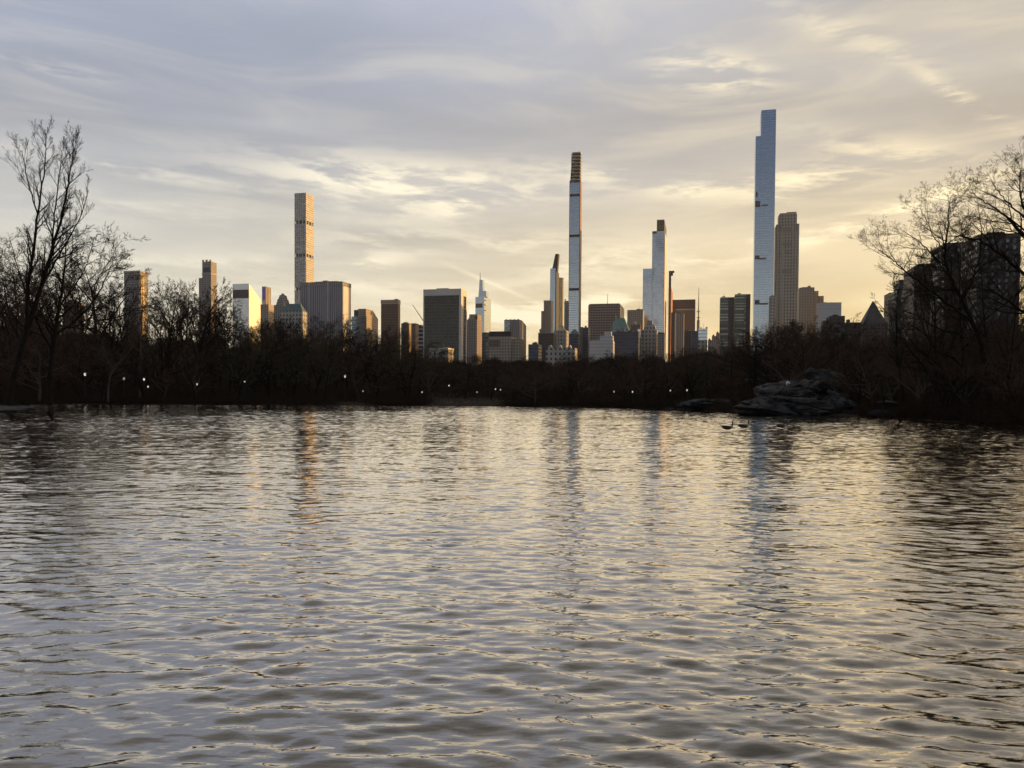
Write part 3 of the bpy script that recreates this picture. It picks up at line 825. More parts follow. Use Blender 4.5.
t.sub('turret', mt['limestone_plain'], t.L * .8, t.L, 0, 4, t.z, t.z + 2)
p = at(698.4, 327, 2000)
ms = empty('antenna_mast', (p.x, p.y, 0), label='tall thin antenna mast with lattice base between brown block and twin slabs', cat='mast')
rod('lattice_base', ms, mt['lattice'], (p.x, p.y, 0), (p.x, p.y, at(698.4, 320, 2000).z), 6.5, 4.0)
rod('shaft', ms, mt['lattice'], (p.x, p.y, at(698.4, 320, 2000).z), (p.x, p.y, at(698.4, 287.5, 2000).z), 1.9, .6)
for pyk in (312, 318, 323):
    zz = at(698.4, pyk, 2000).z
    rod('antenna_ring', ms, mt['lattice'], (p.x, p.y, zz), (p.x, p.y, zz + 2.0), 4.6)
for i, (a_, b_, yt_, lab) in enumerate(((708, 712.5, 340, 'tiny hazy roof right under the bright gap of sky'), (712, 717, 336, 'hazy little block with stepped roof in the bright gap of sky'), (716.2, 721, 333, 'dim small block touching the twin slabs'))):
    t = Tower('distant_building', lab, 'building', a_, b_, yt_, 1300 + 60 * i, depth=16)
    t.body('wall', mt['grey_stone']); t.sub('roof_box', mt['dark'], 1, 4, 2, 6, t.z, t.z + 2.5)
# twin slabs
mt['slab'] = facade('slab_office', (.06, .06, .055), (.34, .35, .30), 12, 3.6, .94, .42, .5, .25, vary=1.3)
for (a_, b_, c_, yt_, lab) in ((720.3, 728.5, 734.4, 297.3, 'lower eastern one of two dark twin slabs with pale window strips'), (735, 746, 750.6, 294.3, 'taller western one of two dark twin slabs with pale window strips')):
    t = Tower('office_slab', lab, 'office block', a_, b_, yt_, 1000, depth=26, group='twin dark slabs')
    t.body('wall', mt['slab'])
    Lx = solve(b_, c_, yt_, 1000, depth=26)[1]
    t.sub('dark_bay', mt['dark'], t.L, t.L + Lx, 1.5, 25, 0, t.z)
    t.sub('roof_box', mt['grey_stone'], t.L * .25, t.L * .55, 4, 10, t.z, t.z + 1.8)
# tallest glass tower
t = Tower('supertall_tower', 'tallest tower of all, deep blue mirrored glass with one shoulder', 'skyscraper', 761.3, 776.2, 110.6, 1284, depth=30)
t.body('wall', mt['deep_blue_glass'], taper=None)
t.tier('shoulder', mt['deep_blue_glass'], 755.8, 761.3, 136.2, depth=28, back=1.6)
for (x0, x1, y0, y1) in ((755.6, 760.2, 201, 206.4), (756.1, 757.6, 192, 196.5), (761, 768, 204.8, 206), (755.2, 759.5, 255.5, 259), (761.5, 768, 251.5, 254.5), (757, 766, 258, 259.2), (755, 759.5, 300, 304.5), (759.5, 768, 303, 304.8)):
    A, L, M, z = solve(x0, x1, y0, 1283.2, depth=2)
    block('mechanical_louvre', t.root, mt['navy'], A, L, M, at(x0, y1, 1283.2).z, z)
p = at(768.6, 128.5, 1283.0)
A, L, M, z = solve(768, 769.3, 128, 1283, depth=2); block('hatch', t.root, mt['black'], A, L, M, z - 2.2, z)
t.sub('parapet', mt['deep_blue_glass'], .5, t.L - .5, 1, 29, t.z, t.z + 1)
# limestone tower beside it
t = Tower('limestone_tower', 'ornate grey limestone tower with set-back crown beside the tallest blue one', 'skyscraper', 776.4, 799.4, 224.5, 1287, depth=32)
t.body('wall', mt['limestone'])
zc = t.zy(214.2, 788)
t.sub('crown', mt['limestone'], t.L * .12, t.L * .90, 2, 28, t.z, zc)
t.sub('crown_parapet', mt['limestone_plain'], t.L * .16, t.L * .86, 3, 20, zc, zc + 1.8, slope=(0, 0))
t.sub('crown_crest', mt['limestone_plain'], t.L * .45, t.L * .88, 3, 20, zc + 1.8, zc + 3.2)
for u in (.02, .26, .70, .93):
    t.sub('pilaster', mt['limestone_plain'], t.L * u, t.L * u + 1.5, -.8, .3, 60, t.z - 3)
for (u0, u1, y0, y1) in ((.3, .68, 228, 233), (.3, .68, 243, 246), (.38, .6, 252, 254), (.3, .68, 270, 274), (.1, .24, 226, 232), (.76, .9, 226, 232)):
    t.sub('window_band', mt['grey_stone'], t.L * u0, t.L * u1, -.4, .6, t.zy(y1, 788), t.zy(y0, 788))
t.tier('lower_wing', mt['limestone'], 770.6, 776.4, 295.5, depth=17, back=-22)
# neighbours
t = Tower('apartment_tower', 'plain tan block with stepped right shoulder beside the limestone tower', 'tower', 799.5, 814.5, 287.6, 1010, depth=26)
t.body('wall', mt['tan_stone']); t.sub('roof_box', mt['grey_stone'], t.L * .2, t.L * .8, 4, 14, t.z, t.z + 1)
t.tier('step', mt['tan_stone'], 814.5, 818.5, 291, depth=22, back=2)
t.tier('lower_step', mt['tan_stone'], 818.5, 823.8, 296, depth=20, back=4)
t = Tower('white_building', 'plain white slab-sided building right of the tan stepped block', 'building', 818.8, 841.5, 303.2, 960, depth=20)
t.body('wall', mt['white_panel']); t.sub('parapet', mt['travertine'], -.2, t.L + .2, -.2, 20.2, t.z, t.z + .6)
t = Tower('apartment_building', 'dark low block before the white slab-sided building', 'building', 829.5, 845, 316, 640, depth=18)
t.body('wall', mt['dark_brick']); t.sub('wing', mt['dark_brick'], -4.5, 0, 2, 16, 0, t.z - 3.5); t.sub('roof_box', mt['dark'], 3, 7, 3, 8, t.z, t.z + 1.2)
t = Tower('apartment_building', 'dark low roof east of the pyramid spire', 'building', 845.5, 862, 322.5, 640, depth=18)
t.body('wall', mt['dark_brick']); t.sub('chimney', mt['dark'], 3, 4.2, 4, 6, t.z, t.z + 2.2)
# pyramid
t = Tower('pyramid_tower', 'dark building topped by a sharp grey pyramid roof', 'tower', 862.5, 887.5, 323, 690, depth=20)
t.body('wall', mt['dark_brick'])
zc = t.zy(300, 875)
t.sub('pyramid_roof', mt['dark'], .6, t.L - .6, .3, 19.7, t.z, zc, taper=(t.L / 2 - .8, 9.5))
# park side apartment houses on the right
t = Tower('apartment_house', 'narrow dark apartment house at the left end of the parkside row', 'building', 889.8, 897.3, 293.5, 700, depth=22)
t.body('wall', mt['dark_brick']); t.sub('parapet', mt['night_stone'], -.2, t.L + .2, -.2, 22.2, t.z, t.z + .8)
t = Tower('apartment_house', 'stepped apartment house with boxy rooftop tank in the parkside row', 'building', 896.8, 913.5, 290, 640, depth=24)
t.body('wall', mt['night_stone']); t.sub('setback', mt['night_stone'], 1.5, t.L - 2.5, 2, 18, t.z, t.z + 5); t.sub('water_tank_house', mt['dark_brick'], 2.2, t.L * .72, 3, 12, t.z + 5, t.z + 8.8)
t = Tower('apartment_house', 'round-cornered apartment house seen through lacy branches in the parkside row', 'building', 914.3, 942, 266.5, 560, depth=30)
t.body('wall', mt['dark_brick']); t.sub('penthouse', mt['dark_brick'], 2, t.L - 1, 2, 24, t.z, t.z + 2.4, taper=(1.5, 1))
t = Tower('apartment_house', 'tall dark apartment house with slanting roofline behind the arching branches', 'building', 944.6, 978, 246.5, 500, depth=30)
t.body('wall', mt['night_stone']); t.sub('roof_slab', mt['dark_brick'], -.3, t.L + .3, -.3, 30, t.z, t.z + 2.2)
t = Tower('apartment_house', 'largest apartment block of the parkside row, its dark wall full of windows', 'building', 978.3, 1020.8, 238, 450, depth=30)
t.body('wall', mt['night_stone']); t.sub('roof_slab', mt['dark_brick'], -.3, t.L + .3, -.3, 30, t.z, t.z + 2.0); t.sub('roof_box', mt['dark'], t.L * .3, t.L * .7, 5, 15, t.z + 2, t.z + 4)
# the same row carries on beside and behind the viewer; it keeps the low sun off park and lake
for k in range(9):
    y0 = 400 - k * 62
    x0 = 205 + .244 * y0 + 10 * (k % 2)
    root = empty('apartment_house', (x0 + 60, y0, 0), label='stone apartment house further along the parkside row, outside the photograph', cat='building', group='apartment houses further along the park')
    hgt = 72 + (k * 37 % 23)
    A = Vector((x0 + 60, y0, 0))
    block('wall', root, mt['grey_stone'] if k % 2 else mt['brown_brick'], A, 40, 63.5 - 1.2 * (k % 2), -1, hgt)
    block('penthouse', root, mt['grey_stone'], A + WVEC * 5 + SV * 6, 26, 30, hgt, hgt + 9)

# ------------------------------------------------------------------ evening haze
m, T = new_mat('evening_haze')
pv = T.n('ShaderNodeVolumePrincipled')
pv.inputs['Color'].default_value = (.86, .87, .90, 1)
pv.inputs['Density'].default_value = .00004
pv.inputs['Anisotropy'].default_value = .3
o_ = T.n('ShaderNodeOutputMaterial'); T.nt.links.new(pv.outputs[0], o_.inputs['Volume'])
hx, hy0, hy1, hz0, hz1 = 6500, -6500, 6500, -3.0, 505.0
me = bpy.data.meshes.new('haze')
me.from_pydata([(x, y, z) for z in (hz0, hz1) for x, y in ((-hx, hy0), (hx, hy0), (hx, hy1), (-hx, hy1))], [],
               [(3, 2, 1, 0), (4, 5, 6, 7), (0, 1, 5, 4), (1, 2, 6, 5), (2, 3, 7, 6), (3, 0, 4, 7)])
tag(link_mesh('haze', me, m), 'thin evening haze over the lake and city', 'haze', kind='stuff')

# ------------------------------------------------------------------ bare trees
def bark(name, c1, c2):
    m_, T_ = new_mat(name)
    t_ = T_.n('ShaderNodeTexCoord')
    nz = T_.noise(t_.outputs['Object'], 1.6, 4, .6)
    finish(T_, Base_Color=T_.mix(T_.step(nz, .35, .65), c1, c2), Roughness=.9, Specular_IOR_Level=.12)
    return m_
BARK = [bark('dark_bark', (.012, .009, .006), (.022, .016, .011)), bark('brown_bark', (.018, .012, .008), (.030, .020, .013)), bark('grey_bark', (.075, .064, .050), (.13, .112, .088))]
TWIG = [bark('dark_twigs', (.022, .015, .010), (.038, .026, .017)), bark('reddish_twigs', (.078, .042, .027), (.115, .066, .043)), bark('olive_twigs', (.066, .051, .027), (.100, .078, .044))]
BRUSH = bark('brush_twigs', (.026, .015, .009), (.048, .029, .018))

def tubes(lines):
    """lines: (points (n,3), radii (n), sides) -> verts, quads"""
    Vs, Fs, base_ = [], [], 0
    for pts, rad, k in lines:
        n = len(pts)
        d = np.gradient(pts, axis=0)
        d /= np.linalg.norm(d, axis=1)[:, None] + 1e-9
        ref = np.array([0.3, 0.2, 1.0]) if abs(d[0, 2]) < .8 else np.array([1.0, .1, 0])
        a = np.cross(d, ref); a /= np.linalg.norm(a, axis=1)[:, None] + 1e-9
        b = np.cross(d, a)
        t_ = np.arange(k) * 2 * math.pi / k
        ring = a[:, None, :] * np.cos(t_)[None, :, None] + b[:, None, :] * np.sin(t_)[None, :, None]
        V_ = pts[:, None, :] + ring * rad[:, None, None]
        Vs.append(V_.reshape(-1, 3))
        i = np.arange(n - 1)[:, None] * k + np.arange(k)[None, :]
        j = np.arange(n - 1)[:, None] * k + (np.arange(k)[None, :] + 1) % k
        Fs.append((np.stack([i, j, j + k, i + k], -1).reshape(-1, 4)) + base_)
        base_ += n * k
    return np.concatenate(Vs), np.concatenate(Fs)

def walk(rs, p, d, length, n, wander, up, r0, r1):
    pts = [p]; st = length / n
    for i in range(n):
        d = d + rs.randn(3) * wander + np.array([0, 0, up])
        d = d / np.linalg.norm(d)
        p = p + d * st
        pts.append(p)
    return np.array(pts), np.linspace(r0, r1, n + 1)

def side_dir(rs, d, ang):
    a = np.cross(d, [0.31, .17, .93]); a /= np.linalg.norm(a) + 1e-9
    b = np.cross(d, a); t_ = rs.rand() * 2 * math.pi
    return d * math.cos(ang) + (a * math.cos(t_) + b * math.sin(t_)) * math.sin(ang)

def branch_out(rs, lines, pts, rad, level, length, P_):
    """grow branches from a polyline"""
    if level >= P_['levels']:
        return
    n = P_['n'][level]
    for i in range(n):
        f = P_['start'][level] + (1 - P_['start'][level]) * (i + rs.rand()) / n
        x = f * (len(pts) - 1); i0 = min(int(x), len(pts) - 2); fr = x - i0
        p = pts[i0] * (1 - fr) + pts[i0 + 1] * fr
        d = pts[i0 + 1] - pts[i0]; d = d / np.linalg.norm(d)
        r = (rad[i0] * (1 - fr) + rad[i0 + 1] * fr)
        prof = P_['prof'](f) if level == 0 else (1.05 - .55 * f)
        ln = length * P_['ratio'][level] * prof * (.7 + .6 * rs.rand())
        nd = side_dir(rs, d, P_['ang'][level] * (.75 + .5 * rs.rand()))
        if nd[2] < -.15: nd[2] *= -.3
        rr_ = max(min(r * .62, ln * .035), P_['rmin'])
        seg = (6, 4, 3, 2, 2)[level]
        q, qr = walk(rs, p, nd / np.linalg.norm(nd), ln, seg, P_['wander'], P_['up'], rr_, max(rr_ * .35, P_['rmin'] * .8))
        lines[min(level + 1, 5)].append((q, qr, (5, 4, 3, 3, 3)[level]))
        branch_out(rs, lines, q, qr, level + 1, ln, P_)

STYLE = {
 'round': dict(levels=5, n=(14, 7, 5, 4, 3), start=(.22, .2, .2, .2, .2), ratio=(.48, .50, .5, .55, .6), ang=(.95, .75, .75, .8, .8), wander=.13, up=.035, rmin=.0135, prof=lambda f: 1.15 - .75 * f ** 2),
 'vase': dict(levels=5, n=(13, 7, 5, 4, 3), start=(.16, .25, .2, .2, .2), ratio=(.58, .45, .5, .55, .6), ang=(.62, .65, .7, .8, .8), wander=.10, up=.05, rmin=.0135, prof=lambda f: 1.1 - .6 * f),
 'tall': dict(levels=5, n=(18, 6, 4, 4, 3), start=(.25, .2, .2, .2, .2), ratio=(.34, .48, .5, .55, .6), ang=(.75, .7, .7, .8, .8), wander=.11, up=.05, rmin=.0135, prof=lambda f: 1.15 - .7 * f),
 'spread': dict(levels=5, n=(12, 7, 5, 4, 3), start=(.2, .2, .2, .2, .2), ratio=(.62, .5, .5, .55, .6), ang=(1.1, .8, .8, .85, .8), wander=.17, up=.02, rmin=.0135, prof=lambda f: 1.1 - .6 * f ** 2),
}
def make_tree_meshes(seed, style, H=16.0, tr=.021, stems=1):
    rs = np.random.RandomState(seed)
    P_ = STYLE[style]
    lines = {i: [] for i in range(6)}
    for s in range(stems):
        d = np.array([0, 0, 1.0]) + (rs.randn(3) * [.05, .05, 0] if stems == 1 else rs.randn(3) * [.4, .4, 0])
        d /= np.linalg.norm(d)
        pts, rad = walk(rs, np.array([0, 0, -.4]), d, H * .88 * (1 if stems == 1 else .75 + .25 * rs.rand()), 12, .07, .03, H * tr / math.sqrt(stems), .03)
        rad[0] *= 1.35
        lines[0].append((pts, rad, 7))
        branch_out(rs, lines, pts, rad, 0, H, P_)
    tv, tf = tubes(lines[0] + lines[1])
    cv2, cf = tubes(lines[2] + lines[3] + lines[4] + lines[5])
    top = max(cv2[:, 2].max(), tv[:, 2].max())
    return tv / top, tf, cv2 / top, cf          # unit height

protos = []
for i, (st, tr) in enumerate((('round', .020), ('vase', .020), ('tall', .017), ('spread', .022), ('round', .018), ('tall', .015), ('vase', .022), ('spread', .019))):
    tv, tf, cv2, cf = make_tree_meshes(100 + i, st, 16, tr)
    protos.append((np_mesh('trunk_%d' % i, tv, tf, True), np_mesh('crown_%d' % i, cv2, cf, True)))
variants = []
for i, (a, b) in enumerate(protos):
    for bk, tw in (((i % 2), i % 3), (2 if i % 3 == 0 else 0, (i + 1) % 3)):
        a2, b2 = a.copy(), b.copy()
        a2.materials.append(BARK[bk]); b2.materials.append(TWIG[tw])
        variants.append((a2, b2))

def place_tree(x, y, H, label, group=None, var=None, rz=None, sx=1.0, rs=random, name='bare_tree', z=None):
    a, b = variants[var if var is not None else rs.randrange(len(variants))]
    root = empty(name, (x, y, (gz(x, y) if z is None else z) - .1), rz if rz is not None else rs.random() * 6.28, label=label, cat='tree', group=group)
    root.scale = (H * sx, H * sx, H)
    for nm, me in (('trunk', a), ('crown', b)):
        o = bpy.data.objects.new(nm, me); COL.objects.link(o); o.parent = root
    return root

# skyline of the crowns in the photograph, picture column -> row
prof_x = [-60, 0, 60, 95, 112, 135, 160, 185, 215, 240, 262, 290, 325, 350, 380, 405, 430, 470, 505, 530, 560, 600, 640, 680, 715, 735, 765, 800, 822, 845, 872, 900, 930, 960, 1000, 1030, 1080]
prof_y = [226, 230, 226, 232, 254, 256, 262, 268, 284, 304, 310, 306, 311, 317, 320, 328, 349, 352, 354, 357, 351, 352, 345, 344, 342, 326, 326, 312, 322, 330, 328, 324, 320, 316, 312, 310, 305]
dense_x = [-60, 60, 120, 170, 235, 262, 290, 430, 560, 735, 800, 860, 1080]
dense_y = [318, 324, 334, 330, 340, 344, 340, 358, 360, 350, 342, 342, 334]
zones = [(-99, 60, 'bare tree behind the tallest leaning tree'), (60, 110, 'bare tree east of the gold-sided screened tower'), (110, 160, 'bare tree screening the gold-sided tower'),
         (160, 225, 'bare tree around the orange-headed tower'), (225, 275, 'bare tree below the slant-roofed tower'), (275, 355, 'bare tree below the grey finned slab'),
         (355, 425, 'bare tree below the lone dark brown tower'), (425, 485, 'bare tree around the lakeside clearing'), (485, 545, 'bare tree below the bright street gap'),
         (545, 600, 'bare tree below the needle tower'), (600, 670, 'bare tree below the stepped blue skyscraper'), (670, 750, 'bare tree below the dark twin slabs'),
         (750, 845, 'bare tree behind the rock outcrop'), (845, 900, 'bare tree below the pyramid roof'), (900, 1200, 'bare tree below the parkside row')]
def zone(px):
    for a, b, l in zones:
        if a <= px < b:
            return l
    return zones[-1][2]

rnd = random.Random(11)
def shore_dist(px):
    xs = [p[0] for p in shore_px]; ys = [p[1] for p in shore_px]
    py = np.interp(px, xs, ys)
    d = ray(px, py)
    return -CAMZ / d[2]
def horizon_y(px):
    # row where a level ray leaves at this column
    lo, hi = 380.0, 410.0
    for _ in range(20):
        mid = (lo + hi) / 2
        if ray(px, mid)[2] > 0: lo = mid
        else: hi = mid
    return lo
ntree = 0
rows = [(4, 36, (.40, .8)), (11, 38, (.6, .95)), (20, 38, (.7, 1.0)), (32, 38, (.78, 1.02)), (48, 38, (.72, 1.06)), (68, 36, (.80, 1.06)), (95, 34, (.88, 1.0)), (130, 30, (.85, .98))]
for ri, (off, n, (h0, h1)) in enumerate(rows):
    for k in range(n):
        px = -50 + (1125 * (k + .5 * (ri % 2) + rnd.uniform(-.35, .35)) / n)
        D = shore_dist(max(-60, min(1080, px))) + off + rnd.uniform(-2.5, 2.5)
        if 428 < px < 505 and off < 30: continue
        if 725 < px < 860 and off < 20: continue
        if 330 < px < 372 and off < 12: continue
        yt = np.interp(px, prof_x, prof_y)
        hy = horizon_y(px)
        if yt < 300 and rnd.random() < (.6 if px < 100 else .34):
            yt = np.interp(px, dense_x, dense_y) - rnd.uniform(0, 22)
        f = rnd.uniform(h0, h1)
        ytop = hy - (hy - yt) * f
        p = at(px, ytop, D)
        g = gz(p.x, p.y)
        H = p.z - g
        if H < 3.5: H = rnd.uniform(3.5, 6)
        z_ = zone(px)
        vi = rnd.randrange(len(variants))
        tint = ('dark-twigged ', 'reddish-twigged ', 'olive-twigged ')[TWIG.index(variants[vi][1].materials[0])]
        pre = tint + ('small ' if H < 8 else ('middling ' if H < 14 else 'tall ')) 
        lab = pre + z_ + (', at waterline' if ri < 2 else (', set back' if ri > 4 else ''))
        place_tree(p.x, p.y, H, lab, group=lab.replace('bare tree', 'bare trees'), rs=rnd, var=vi, sx=rnd.uniform(.95, 1.4) * (1.0 if H < 20 else .72))
        ntree += 1
print('trees', ntree)

# ---- trees drawn limb by limb
def guided_tree(label, D, limbs, seed, P_, barkm, twigm, base_len, name='bare_tree', trunk_sides=8):
    """limbs: lists of (px, py, radius m, extra depth m)"""
    rs = np.random.RandomState(seed)
    lines = {i: [] for i in range(6)}
    b0 = at(limbs[0][0][0], limbs[0][0][1], D)
    org = np.array([b0.x, b0.y, 0.0])
    for li, L_ in enumerate(limbs):
        P3 = np.array([np.array(at(a, b, D + e)) - org for a, b, r, e in L_])
        rad = np.array([r for a, b, r, e in L_])
        n = 4 * len(P3)
        # Catmull-like resample
        tt = np.linspace(0, len(P3) - 1, n)
        q = np.stack([np.interp(tt, np.arange(len(P3)), P3[:, c_]) for c_ in range(3)], 1)
        ker = np.array([.25, .5, .25])
        for _ in range(2):
            q[1:-1] = q[:-2] * .25 + q[1:-1] * .5 + q[2:] * .25
        q[2:-1] += rs.randn(n - 3, 3) * .05
        rq = np.interp(tt, np.arange(len(P3)), rad)
        lines[0].append((q, rq, trunk_sides if li == 0 else 6))
        P2 = dict(P_)
        ln = float(np.linalg.norm(P3[-1] - P3[0]))
        P2['n'] = (max(4, int(P_['dens'] * ln)),) + tuple(P_['n'][1:])
        P2['start'] = ((P_['s0'] if li == 0 else .12),) + tuple(P_['start'][1:])
        branch_out(rs, lines, q, rq, 0, base_len, P2)
    tv, tf = tubes(lines[0] + lines[1]); cv2, cf = tubes(lines[2] + lines[3] + lines[4] + lines[5])
    root = empty(name, tuple(org), label=label, cat='tree')
    link_mesh('trunk', np_mesh('trunk', tv, tf, True), barkm, root)
    link_mesh('crown', np_mesh('crown', cv2, cf, True), twigm, root)
    return root
PT = dict(levels=4, n=(10, 6, 5, 3), start=(.3, .2, .2, .2), ratio=(.32, .6, .55, .55), ang=(.55, .5, .6, .7), wander=.06, up=.07, rmin=.010, prof=lambda f: 1.15 - .6 * f, dens=1.0, s0=.35)
DL = 104
guided_tree('tallest leaning tree, a dark forked trunk rising at the water edge of the left bank', DL,
            [[(7, 411, .50, 0), (12, 385, .42, 0), (24, 340, .36, 0), (40, 290, .28, .5), (52, 250, .21, 1), (62, 215, .15, 1), (69, 180, .10, 1), (73, 155, .06, 1), (74, 138, .03, 1)],
             [(26, 335, .24, 0), (27, 300, .20, -1), (31, 260, .17, -2), (38, 215, .12, -2), (44, 175, .08, -2), (46, 150, .05, -2), (45, 132, .03, -2)],
             [(38, 215, .10, -2), (30, 190, .07, -3), (24, 165, .05, -3), (22, 150, .03, -3)],
             [(40, 290, .16, .5), (55, 262, .13, 2), (68, 240, .09, 3), (82, 215, .06, 3), (88, 190, .03, 4)],
             [(52, 250, .12, 1), (54, 215, .09, 2), (60, 175, .06, 2), (62, 150, .03, 2)],
             [(22, 345, .16, 0), (10, 320, .12, 1), (0, 300, .09, 2), (-10, 285, .05, 2)]],
            5, PT, BARK[0], TWIG[0], 11)
PS = dict(levels=4, n=(10, 6, 5, 4), start=(.3, .2, .2, .2), ratio=(.42, .5, .5, .55), ang=(.85, .7, .75, .8), wander=.14, up=.03, rmin=.016, prof=lambda f: 1.1 - .6 * f, dens=.8, s0=.3)
guided_tree('round-crowned dark tree right behind the tallest leaning tree', 112,
            [[(50, 405, .42, 0), (50, 370, .36, 0), (54, 335, .30, 0), (60, 305, .22, 0), (64, 275, .14, 0), (66, 245, .07, 0), (66, 225, .03, 0)],
             [(54, 335, .2, 0), (75, 322, .16, 2), (95, 300, .11, 3), (108, 275, .07, 3), (114, 255, .03, 3)],
             [(52, 350, .18, 0), (38, 325, .14, -2), (26, 295, .10, -3), (16, 262, .06, -3), (10, 240, .03, -3)],
             [(60, 305, .15, 0), (76, 285, .1, 3), (88, 262, .07, 4), (94, 240, .03, 4)]],
            6, PS, BARK[0], TWIG[0], 13)
# arching tree over the right-hand bank
PR = dict(levels=5, n=(10, 6, 5, 4, 3), start=(.3, .15, .15, .2, .2), ratio=(.50, .62, .56, .55, .55), ang=(.80, .75, .8, .8, .8), wander=.13, up=.03, rmin=.0065, prof=lambda f: 1.05 - .35 * f, dens=1.0, s0=.45)
DR = 84
guided_tree('arching tree spreading over the near bank before the parkside row', DR,
            [[(990, 412, .36, 0), (988, 380, .31, 0), (982, 345, .27, 0), (974, 325, .23, 0), (962, 300, .19, 0), (950, 278, .16, 0), (944, 258, .12, 0), (946, 238, .09, 0), (950, 215, .05, 0), (948, 195, .02, 0)],
             [(970, 320, .15, 0), (950, 306, .13, -1), (932, 292, .11, -2), (916, 280, .09, -2), (900, 266, .07, -3), (890, 258, .05, -3), (878, 250, .025, -3)],
             [(950, 278, .10, 0), (938, 262, .08, 2), (924, 246, .06, 2), (912, 236, .04, 2), (900, 228, .02, 3)],
             [(962, 300, .11, 0), (972, 280, .09, -2), (980, 258, .07, -3), (982, 232, .05, -3), (978, 205, .025, -3)],
             [(945, 250, .07, 0), (934, 238, .05, -1), (926, 220, .03, -1), (920, 208, .02, -1)]],
            21, PR, BARK[0], TWIG[0], 7.2)
guided_tree('tall bare tree whose crown fans in from the right-hand edge of the picture', 78,
            [[(1052, 420, .42, 0), (1050, 370, .36, 0), (1044, 320, .30, 0), (1036, 270, .24, 0), (1030, 240, .18, 0), (1024, 215, .12, 0), (1020, 192, .07, 0), (1020, 172, .03, 0)],
             [(1040, 290, .18, 0), (1018, 268, .15, -1), (998, 252, .12, -2), (980, 240, .08, -3), (962, 236, .05, -3), (946, 236, .025, -3)],
             [(1030, 240, .14, 0), (1012, 222, .11, 1), (996, 210, .08, 2), (982, 200, .05, 2), (968, 190, .025, 2)],
             [(1025, 218, .10, 0), (1010, 204, .07, 1), (998, 192, .04, 1), (990, 180, .02, 1)],
             [(1044, 320, .16, 0), (1020, 310, .12, -2), (1000, 296, .09, -3), (985, 286, .05, -4)],
             [(1036, 270, .16, 0), (1056, 240, .12, 0), (1066, 205, .07, 0)]],
            22, PR, BARK[0], TWIG[0], 8.0)
guided_tree('slim pale-barked tree with crooked stem leaning over the far shore below the gold sided tower', 158,
            [[(108, 402, .20, 0), (109, 380, .17, 0), (114, 368, .14, 0), (124, 358, .10, 0), (132, 348, .06, 0), (136, 336, .03, 0)],
             [(112, 372, .09, 0), (106, 356, .06, 0), (102, 340, .03, 0)]], 31, PS, BARK[2], TWIG[2], 8)
guided_tree('straight pale birch-like trunk before the gold sided screened tower', 162,
            [[(140, 402, .24, 0), (140.5, 370, .20, 0), (141, 330, .15, 0), (143, 298, .08, 0), (142, 272, .03, 0)],
             [(141, 350, .10, 0), (150, 325, .07, 0), (156, 300, .03, 0)]], 32, PS, BARK[2], TWIG[2], 11)
guided_tree('forked sturdy tree standing beside the clearing across the lake', 180,
            [[(371, 401, .34, 0), (370, 386, .3, 0), (366, 368, .22, 0), (358, 352, .14, 0), (352, 338, .07, 0), (350, 326, .03, 0)],
             [(370, 384, .2, 0), (378, 364, .15, 0), (388, 350, .1, 0), (396, 338, .04, 0)],
             [(368, 374, .14, 0), (370, 355, .1, 0), (372, 335, .04, 0)]], 33, PS, BARK[0], TWIG[0], 9)

for k, (px, yt, D, sx_, lab) in enumerate([(938, 232, 96, .62, 'narrow bare tree crossing the round-cornered apartment house'), (966, 222, 90, .62, 'bare tree veiling the tall apartment house with slanting roofline'),
                                       (996, 204, 92, .60, 'bare tree veiling the largest apartment block of the parkside row'), (1014, 250, 84, .75, 'lower spreading bare tree beside the largest parkside apartment block'), (905, 268, 104, .8, 'bare tree before the narrow dark apartment house at the row end'),
                                       (840, 312, 150, 1.0, 'bare tree over the outcrop below the white slab-sided building'), (773, 318, 165, 1.1, 'rounded bare tree covering the foot of the ornate limestone tower'), (800, 314, 160, 1.0, 'bare tree covering the foot of the plain tan block')]):
    p = at(px, yt, D)
    place_tree(p.x, p.y, p.z - gz(p.x, p.y), lab, rs=rnd, var=(0, 6, 8, 2, 4, 0, 8, 0)[k], sx=sx_)

